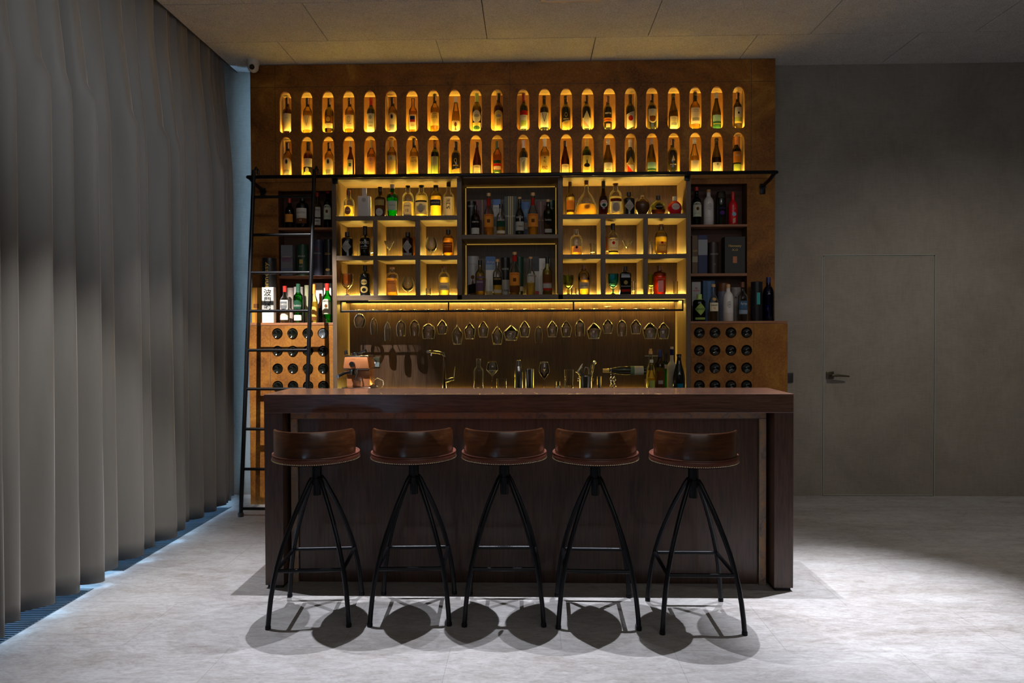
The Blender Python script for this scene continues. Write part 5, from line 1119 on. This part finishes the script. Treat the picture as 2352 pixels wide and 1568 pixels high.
lathe_thing('goblet', 797.5, 629, 27, YC, Z3, gob, G['pink'], 'pink pressed-glass goblet in the lower left compartment', 'goblet', gw, ex=2.6)
lathe_thing('goblet', 1305.5, 632, 25, YC+.03, Z3, gob, G['lime'], 'olive green goblet left of the golden bottle, lower right block', 'goblet', gw)
lathe_thing('goblet', 1408, 629, 25, YC, Z3, gob, G['teal'], 'turquoise pressed-glass goblet in the lower right block', 'goblet', gw, ex=2.6)
lathe_thing('goblet', 1495.5, 630, 23, YC+.105, Z3, gob, G['lime'], 'green goblet half hidden behind the orange bottle', 'goblet', gw)
lathe_thing('shot_glass', 984, 662, 14, YC, Z3, cutg, M['clear'], 'small cut shot glass at the left of the amber bottle, lower left block', 'shot glass', gw, 12)
lathe_thing('shot_glass', 1318, 661, 14, YC-.045, Z3, cutg, M['clear'], 'small cut shot glass in front of the olive green goblet', 'shot glass', gw, 12)
lathe_thing('shot_glass', 1361, 559, 14, YC, Z2, shot, M['clear'], 'plain flared shot glass in the middle row of the right lit block', 'shot glass', gw)
lathe_thing('shot_glass', 1455, 646, 10, YC+.02, Z3, shot, M['clear'], 'narrow shot glass right of the black whisky bottle', 'shot glass', gw)
lathe_thing('highball_glass', 1494, 554, 11, YC, Z2, cyl, M['clear'], 'straight slim glass left of the yellow bottle, right lit block', 'glass', gw)
lathe_thing('votive_glass', 824, 560, 7, YC+.05, Z2, cyl, M['clear'], 'tiny straight glass between the two black bottles', 'glass', gw)
lathe_thing('patterned_tumbler', 853, 547, 17, YC+.07, Z2, cutg, M['clear'], 'patterned tumbler half hidden behind the black whiskey bottle', 'glass', gw, 14)
lathe_thing('patterned_tumbler', 947, 545, 18, YC+.075, Z2, cyl, G['pink'], 'pinkish tumbler half hidden behind the plum-coloured bottle', 'glass', gw)
lathe_thing('pink_wine_glass', 1395, 543, 18, YC+.07, Z2, snif, G['pink'], 'pink glass half hidden behind the bourbon bottle', 'glass', gw)
p = at(1552, 646, YC); hh = p.z-Z3; r_ = 5.5/1568*YC
t = thing('shot_mug', (p.x, YC, Z3), 'slim clear shot mug with a handle at the right end of the lower right block', 'glass', gw)
MB().lathe([(r*r_, z*hh) for r, z in cyl], 20).build('mug_body', M['clear'], t)
MB().tube([(r_, 0, hh*.75), (r_+.012, 0, hh*.7), (r_+.014, 0, hh*.4), (r_, 0, hh*.28)], .0025, 8).build('handle', M['clear'], t)

# ================================================================ things on the back counter
YK = 5.33
def kx(x, y=860, Y=YK): return at(x, y, Y)
# espresso machine
p0 = kx(820); t = thing('espresso_machine', (p0.x, 5.31, CT), 'copper coloured espresso machine with a chrome base at the left end of the back counter', 'coffee machine')
mm = P('copper_enamel', (.62, .24, .10), .26, .55, .5)
zz = lambda y: at(820, y, 5.26).z-CT
X = lambda x: at(x, 850, 5.22).x-p0.x
MB().box(X(786), X(855), -.13, .12, .0, zz(887), .012).build('drip_tray', M['chrome'], t)
MB().box(X(793), X(847), -.055, .11, zz(887), zz(846), .006).build('column', mm, t)
q = MB().box(X(789), X(849), -.105, .11, zz(846), zz(819), .010)
for v in q.b.verts:
    if v.co.z > (zz(846)+zz(819))/2: v.co.x *= .90; v.co.y = v.co.y*.93
q.build('housing', mm, t)
MB().box(X(789), X(849)-.004, -.100, .105, zz(846)-.006, zz(846), .001).build('housing_trim', M['chrome'], t, smooth=False)
MB().box(X(792)-.0, X(846), -.094, .10, zz(819), zz(815.5), .004).build('cup_tray', M['chrome'], t)
hx = X(810)
MB().lathe([(0, 0), (.021, 0), (.019, .018), (0, .019)], 24, (hx, -.104, zz(835)), axis='-y').build('knob', M['gloss'], t)
MB().box(hx-.002, hx+.002, -.126, -.1225, zz(833), zz(831)).build('knob_mark', M['chrome'], t, smooth=False)
me = text_mesh('Delonghi', .034, .008)
for v in me.vertices: v.co = Vector((v.co.x+hx+.004, -.1012, zz(822.5)+v.co.y))
link('lettering', me, sol((.2, .08, .04), .4), t, None, False)
MB().lathe([(0, 0), (.030, 0), (.034, .03), (.034, .045), (0, .045)], 24, (hx, -.088, zz(846)-.045)).build('group_head', M['chrome'], t)
MB().tube([(hx, -.08, zz(852)), (hx-.05, -.15, zz(855)), (hx-.085, -.19, zz(861))], [.010, .012, .013], 14).build('portafilter_handle', M['gloss'], t)
MB().lathe([(0, 0), (.0125, 0), (.0125, .004), (0, .005)], 18, (hx-.087, -.195, zz(861.5)), axis='-y').build('handle_cap', sol((.25, .28, .34), .2, .8), t)
MB().tube([(hx+.04, -.10, zz(848)), (hx+.045, -.11, zz(856)), (hx+.028, -.125, zz(868))], [.006, .006, .005], 10).build('steam_wand', M['black'], t)
MB().tube([(hx+.030, -.124, zz(866)), (hx+.026, -.127, zz(871))], [.007, .006], 10).build('steam_tip', M['chrome'], t)
t2 = p0.x
o = thing('cup_warmer_tools', (p0.x, 5.31, CT+zz(815.5)+.0005), 'spare filter basket and tamper lying on top of the espresso machine', 'coffee tools')
MB().lathe([(0, 0), (.030, 0), (.032, .018), (.030, .018), (.028, .003), (0, .003)], 24, (-.01, 0, 0)).build('filter_basket', M['chrome'], o)
MB().tube([(.02, -.02, .008), (.06, -.03, .026), (.085, -.035, .034)], [.007, .010, .014], 12).build('scoop', M['gloss'], o)
MB().tube([(-.07, -.03, .006), (-.075, -.03, .03), (-.065, -.03, .038)], [.016, .011, .006], 12).build('tamper', M['gloss'], o)
# power cable
pc = at(858, 880, 5.5)
o = MB().tube([(pc.x-.06, 5.45, .912), (pc.x-.03, 5.5, .953+.03), (pc.x+.02, 5.55, 1.02), (pc.x+.055, 5.6, .995), (pc.x+.06, 5.6, .965), (pc.x+.03, 5.56, .904)], .003, 8).build('power_cable', sol((.55, .50, .38), .5), None)
tag(o, 'pale looped power cable on the back counter beside the espresso machine', 'cable')
# double socket on the splashback (its left half is behind the machine)
a, c_ = at(850, 831, UB), at(872, 831, UB); zc_ = a.z; sz = (at(860, 819.5, UB).z-at(860, 842, UB).z)/2
t = thing('power_socket', (a.x, UB, zc_), 'blue-grey double wall socket on the splashback beside the espresso machine', 'power socket')
sm_ = sol((.12, .17, .20), .35)
hw = (c_.x-a.x)
MB().box(-hw, hw, -.012, -.0005, -sz, sz, .003).build('frame', sm_, t)
for sx in (-.5, .5):
    MB().lathe([(.021, 0), (.024, -.002), (.024, .001), (.021, .001)], 24, (hw*sx, -.0125, 0), axis='-y').build('ring', sm_, t)
    MB().lathe([(0, 0), (.0205, 0), (.0205, .0008), (0, .0008)], 24, (hw*sx, -.012, 0), axis='-y').build('socket_well', sol((.03, .035, .04), .4), t)
    MB().sphere((hw*sx, -.0125, -.008), .010, 12, 8, (1, .15, .8)).build('contact', sol((.5, .52, .55), .3), t)
# light switch on the bare wall
a, c_ = at(1793, 867, YW), at(1821, 867, YW); z1_ = at(1800, 856, YW).z; z2_ = at(1800, 878, YW).z
t = thing('light_switch', ((a.x+c_.x)/2, YW, (z1_+z2_)/2), 'black double light switch on the grey wall right of the wine rack', 'light switch'); hw = (c_.x-a.x)/2; hz = (z1_-z2_)/2
MB().box(-hw, hw, -.011, -.0005, -hz, hz, .002).build('frame', sol((.02, .021, .022), .4), t)
MB().box(-hw+.006, -hw*.32, -.0135, -.0108, -hz+.006, hz-.006, .001).build('rocker', sol((.03, .031, .033), .35), t)
MB().box(-hw*.26, hw-.006, -.0135, -.0108, -hz+.006, hz-.006, .001).build('rocker', sol((.03, .031, .033), .35), t)
# tap
pt = at(1021, 889, 5.48); t = thing('kitchen_tap', (pt.x, 5.48, CT), 'tall dark chrome mixer tap with a side lever on the back counter', 'tap')
ch = P('dark_chrome', (.35, .34, .33), .10, 1)
tz = lambda y, Y=5.48: at(1021, y, Y).z-CT
dxp = lambda x: (at(x, 850, 5.48).x-pt.x)
MB().tube([(0, 0, 0), (0, 0, tz(870)), (.001, 0, tz(840)), (.002, 0, tz(822)), (.001, -.003, tz(814))], [.017, .017, .014, .013, .013], 16).build('body', ch, t)
MB().tube([(.003, -.002, tz(818)), (-.006, -.012, tz(811)), (-.05, -.05, tz(808)), (dxp(990), -.12, tz(806)), (dxp(989), -.125, tz(806)-.001)], [.013, .014, .013, .012, .0125], 16).build('spout', ch, t)
MB().lathe([(0, 0), (.0115, 0), (.0115, .004), (0, .006)], 18, (dxp(988.5), -.130, tz(806.5)), axis='-y').build('spray_head', sol((.5, .52, .54), .25, .6), t)
MB().tube([(dxp(995), -.11, tz(810)), (dxp(995), -.113, tz(816))], .008, 12).build('aerator', M['chrome'], t)
MB().tube([(.01, 0, tz(874)), (dxp(1042), -.01, tz(869))], [.014, .014], 16).build('lever_base', M['chrome'], t)
MB().tube([(dxp(1041), -.01, tz(869)), (dxp(1043), -.012, tz(855)), (dxp(1045), -.014, tz(841))], [.005, .0055, .006], 10).build('lever', ch, t)
gk = 'bar tools and glasses on the back counter'
bottle(1099, 824, 22, YK, CT+.0005, [(0, 0), (.95, 0), (1, .02), (1, .66), (.96, .70), (.75, .75), (.45, .79), (.42, .82), (.42, .90), (.50, .92), (.50, .95), (.44, .96), (.52, 1)], 'clear', None, [('r', .10, .22, .22, 'c')], 'clear empty carafe bottle on the back counter', gk, name='carafe', cat='carafe')
def wine_std(cx, top, base_bowl, w_, mat, label, rim=None):
    p = at(cx, top, YK); Hh = p.z-CT; R = w_/2/1568*YK; hs = at(cx, base_bowl, YK).z-CT
    t = thing('wine_glass', (p.x, YK, CT+.0005), label, 'wine glass', gk)
    MB().lathe(stem_glass(R, Hh-hs, hs, 'ang', R*.9), 28).build('glass', mat, t, ang=80)
    return t, R, Hh, hs
t, R, Hh, hs = wine_std(1130.5, 830, 863, 27, M['stem'], 'angular wine glass with a turquoise bowl base and golden rim')
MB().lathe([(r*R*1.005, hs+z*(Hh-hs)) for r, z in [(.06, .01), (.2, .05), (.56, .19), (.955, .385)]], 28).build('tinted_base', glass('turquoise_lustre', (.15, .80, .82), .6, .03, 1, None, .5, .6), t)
MB().lathe([(.725*R, Hh), (.735*R, Hh+.001), (.735*R, Hh-.004), (.725*R, Hh-.004)], 28).build('gold_rim', sol((.7, .5, .12), .25, 1), t)
t, R, Hh, hs = wine_std(1250, 831, 870, 25, M['stem'], 'clear angular wine glass etched with a small bull head')
hp = [(-.035*.3, .012), (-.010, .006), (-.004, .004), (-.004, -.006), (0, -.010), (.004, -.006), (.004, .004), (.010, .006), (.0105, .012), (.006, .009), (0, .008), (-.006, .009)]
q = bmesh.new(); vs = [q.verts.new((x, -R*.86, hs+(Hh-hs)*.52+z)) for x, z in hp]; c0 = q.verts.new((0, -R*.86, hs+(Hh-hs)*.52+.002))
for i in range(len(vs)): q.faces.new((c0, vs[i], vs[(i+1) % len(vs)]))
me = bpy.data.meshes.new('etched_mark'); q.to_mesh(me); q.free(); link('etched_mark', me, colm((.7, .68, .6), .5), t, None, False)
def lk2(name, cx, top, w_, prof, mat, label, cat, seg=28, ex=2, Y=YK): return lathe_thing(name, cx, top, w_, Y, CT+.0005, prof, mat, label, cat, gk, seg, ex)
lk2('tumbler', 1152, 870, 24, [(0, 0), (.86, 0), (.9, .02), (1, 1), (.94, 1), (.84, .16), (0, .14)], M['clear'], 'low clear tumbler between the turquoise glass and the shaker', 'tumbler', ex=2.5)
p = at(1191, 827, YK); Hh = p.z-CT; R = 10.3/1568*YK
t = thing('cocktail_shaker', (p.x, YK, CT+.0005), 'tall brushed steel cocktail shaker with its cap on', 'cocktail shaker', gk)
MB().lathe([(0, 0), (.72*R, 0), (.8*R, .04*Hh), (R, .62*Hh), (R, .66*Hh), (0, .66*Hh)], 32).build('cup', M['steel'], t)
MB().lathe([(0, .662*Hh), (1.01*R, .662*Hh), (1.0*R, .72*Hh), (.72*R, .82*Hh), (0, .82*Hh)], 32).build('strainer_top', M['steel'], t)
MB().lathe([(0, .822*Hh), (.74*R, .822*Hh), (.66*R, .995*Hh), (.6*R, Hh), (0, Hh)], 32).build('cap', M['steel'], t)
lk2('mixing_tin', 1216.5, 847, 22, [(0, 0), (.68, 0), (.72, .03), (.96, .97), (1.0, 1), (.93, .99), (.68, .05), (0, .04)], M['steel'], 'open steel mixing tin right of the tall shaker', 'mixing tin')
p = at(1282, 875, YK)
t = thing('shaker_lid', (p.x, YK, CT+.0005), 'small domed steel shaker lid lying on the counter', 'shaker lid', gk); Hh = p.z-CT; R = 9.5/1568*YK
MB().lathe([(R, 0), (R, .2*Hh), (.93*R, .42*Hh), (.6*R, .62*Hh), (.42*R, .66*Hh), (.4*R, .7*Hh), (0, .7*Hh)], 28).build('dome', M['chrome'], t)
MB().lathe([(0, .7*Hh), (.46*R, .7*Hh), (.5*R, Hh), (0, Hh)], 24).build('knob', M['steel'], t)
tk = [(0, 0), (.88, 0), (1.0, .10), (.88, .20), (1.04, .34), (.88, .46), (1.04, .58), (.9, .68), (1, .74), (.98, .82), (1, 1), (.92, 1), (.9, .8), (.8, .5), (.8, .1), (0, .06)]
lk2('tiki_glass', 1306.5, 849, 21, tk, M['clear'], 'carved clear tiki glass with bulging rings', 'tiki glass', 14)
# ice bucket with tools
p = at(1345, 862, YK); Hh = at(1345, 863, YK).z-CT; R = 15.5/1568*YK
t = thing('bar_caddy', (p.x, YK, CT+.0005), 'tapered steel ice bucket with ring handles holding bar tools', 'ice bucket', gk)
MB().lathe([(0, 0), (.78*R, 0), (.80*R, .03*Hh), (R, Hh), (1.03*R, Hh), (.97*R, .97*Hh), (.76*R, .05*Hh), (0, .04*Hh)], 32).build('bucket', M['steel'], t)
for s in (-1, 1):
    pts = [(s*R*1.02+.0, .012*math.cos(2*PI*k/14)*.3-.0, Hh*.8+.012*math.sin(2*PI*k/14)) for k in range(14)]
    pts = [(s*(R*.98)+.006*math.sin(0)+.010*math.cos(2*PI*k/14)*.4+s*.004, -.010*math.cos(2*PI*k/14), Hh*.80+.011*math.sin(2*PI*k/14)) for k in range(14)]
    MB().tube(pts, .002, 8, closed=True).build('ring_handle', M['chrome'], t)
gt_ = 'bar tools standing in the ice bucket'
bx_ = p.x
def tool(name, label, mat, pts, rad, cat='bar tool', extra=None):
    q = MB().tube([(x, y, z) for x, y, z in pts], rad, 12)
    if extra: extra(q)
    return tag(q.build(name, mat, None, (bx_, YK, CT)), label, cat, gt_)
zk = lambda y: at(1345, y, YK).z-CT
xk = lambda x: at(x, 850, YK).x-bx_
tool('citrus_squeezer', 'bent metal squeezer with a wide cupped head leaning left in the ice bucket', M['steel'], [(xk(1346), -.01, .03), (xk(1341), -.012, zk(866)), (xk(1328), -.012, zk(852)), (xk(1334), -.012, zk(842)), (xk(1338), -.01, zk(835))], [.004, .008, .022, .011, .003])
tool('bar_strainer', 'round steel strainer hoop in the middle of the ice bucket', M['steel'], [(xk(1340), 0, .04), (xk(1342), -.015, zk(862)), (xk(1340), -.02, zk(853)), (xk(1344), -.022, zk(842.5)), (xk(1350), -.02, zk(844)), (xk(1353), -.015, zk(858)), (xk(1350), 0, .04)], .0035)
tool('ice_tongs', 'flat steel tongs leaning right in the ice bucket', M['steel'], [(xk(1346), .01, .03), (xk(1352), .01, zk(862)), (xk(1358), .01, zk(836)), (xk(1362), .01, zk(839)), (xk(1356), .012, .04)], .005)
tool('muddler', 'steel muddler with a black ball end, tallest tool in the ice bucket', M['steel'], [(xk(1350), .02, .03), (xk(1358), .02, zk(862)), (xk(1364), .02, zk(837))], [.009, .011, .010])
o = bpy.data.objects['muddler']
MB().sphere((xk(1366), .02, zk(832)), .016, 18, 12).build('ball_end', M['chrome'], o)
lk2('jigger', 1376, 864, 11, [(0, 0), (.8, 0), (.62, .20), (.35, .28), (.62, .34), (.98, .97), (1, 1), (.92, 1), (.5, .36), (0, .34)], M['steel'], 'slim double-ended steel jigger right of the ice bucket', 'jigger')
# wine bottle resting in a chain holder
Yb = YK-.01; a = at(1385, 850.5, Yb); e_ = at(1484, 850.5, Yb); Lb = e_.x-a.x
t = thing('wine_bottle', (e_.x, Yb, a.z), 'dark wine bottle with a golden capsule lying level in a chain holder', 'wine bottle')
Rb = 10/1568*Yb; pr = [(0, 0), (.9, 0), (1, .02), (1, .50), (.94, .60), (.74, .71), (.52, .80), (.42, .86), (.40, .93), (.40, 1), (0, 1)]
MB().lathe([(r*Rb, -z*Lb) for r, z in pr], 28, axis='x').build('bottle_glass', P('bottle_green_black', (.02, .018, .006), .12), t)
MB().lathe([(0, -1.001*Lb), (.44*Rb, -1.001*Lb), (.46*Rb, -.90*Lb), (.5*Rb, -.86*Lb)], 20, axis='x').build('capsule', sol((.62, .42, .10), .35, .4), t)
MB().lathe([(1.02*Rb, -.07*Lb), (1.02*Rb, -.37*Lb)], 28, axis='x').build('label', colm((.45, .42, .30), 0), t)
MB().lathe([(1.035*Rb, -.28*Lb), (1.035*Rb, -.37*Lb)], 28, axis='x').build('label_print', colm((.12, .18, .10), 0), t)
lx = at(1407, 850, Yb).x
t = thing('chain_bottle_holder', (lx, Yb, CT+.0005), 'stiff steel chain holder standing under the lying wine bottle', 'bottle holder')
def link_ring(c, rz, rx, vert=True, tilt=0):
    pts = []
    for k in range(14):
        an = 2*PI*k/14; u_, v_ = .012*math.cos(an)*rx, .017*math.sin(an)*rz
        pts.append((c[0]+(u_ if tilt == 0 else 0), c[1]+(0 if tilt == 0 else u_), c[2]+v_))
    return pts
zb_ = a.z-CT
for j, xo in enumerate((-.012, .012)):
    z_ = .016; k = 0
    while z_ < zb_-.02:
        MB().tube(link_ring((xo, -.006, z_), 1, .9, True, k % 2), .0028, 8, closed=True).build('chain_link', M['chrome'], t); z_ += .027; k += 1
for xo in (-.014, .014):
    pts = [(xo, .017*math.cos(2*PI*k/18), zb_+.017*math.sin(2*PI*k/18)) for k in range(18)]
    MB().tube(pts, .0034, 8, closed=True).build('chain_link', M['chrome'], t)
# bottle cluster at the right
gcl = 'bottles standing at the right end of the back counter'
bottle(1494.5, 806, 20, 5.40, CT+.0005, 'tall', 'clear', ('cork', .93, .001), [('r', .06, .3, .9, 'c')], 'clear bottle with a tall cork stopper at the right of the back counter', gcl, ('gold', .55), stopper=.018)
bottle(1496.5, 826, 19, 5.29, CT+.0005, 'bail', 'yellow', ('s', .92, .001), [('r', .08, .42, .7, 'lg')], 'small pale bottle with a silver cap, front of the group on the back counter', gcl, ('gold', .5))
bottle(1515.5, 803, 22, 5.37, CT+.0005, 'bord', 'olive', ('db', .84, .001), [('r', .12, .52, .9, 'br'), ('r', .24, .32, .5, 's')], 'olive wine bottle with a navy capsule on the back counter', gcl, ('gold', .6))
bottle(1528, 811, 20, 5.475, CT+.0005, 'taper', 'green', ('k', .80, .001), [('r', .62, .72, .5, 's')], 'green bottle with a black cap behind the navy-capped one', gcl, ('green', .6))
bottle(1543, 796, 22, 5.42, CT+.0005, 'long', 'frost', None, [('r', .82, .95, 1.0, 'db'), ('s', .2, .5, .8, 's')], 'frosted white vodka bottle on the back counter', gcl, None)
bottle(1559.5, 813, 27, 5.33, CT+.0005, 'champ', 'black', None, [('r', .04, .28, .5, (.0, .22, .36))], 'black champagne bottle with a blue label at the right end of the back counter', gcl, None)
a = at(1481, 818, 5.53); e_ = at(1514, 818, 5.53); zt2 = a.z-CT
t = thing('acrylic_menu_stand', ((a.x+e_.x)/2, 5.53, CT+.0005), 'clear acrylic stand behind the bottles at the right of the back counter', 'stand'); hw = (e_.x-a.x)/2
MB().box(-hw, hw, -.002, .002, 0, zt2, .0005).build('panel', glass('acrylic', (.86, .92, .88), .8), t, smooth=False)
MB().box(-hw, hw, -.0025, .0025, zt2, zt2+.004).build('top_edge', colm((.6, .62, .58), .5), t, smooth=False)
MB().box(-hw+.0, -hw+.02, -.003, -.0025, .03, .11).build('tag', colm((.85, .6, .35), .4), t, smooth=False)
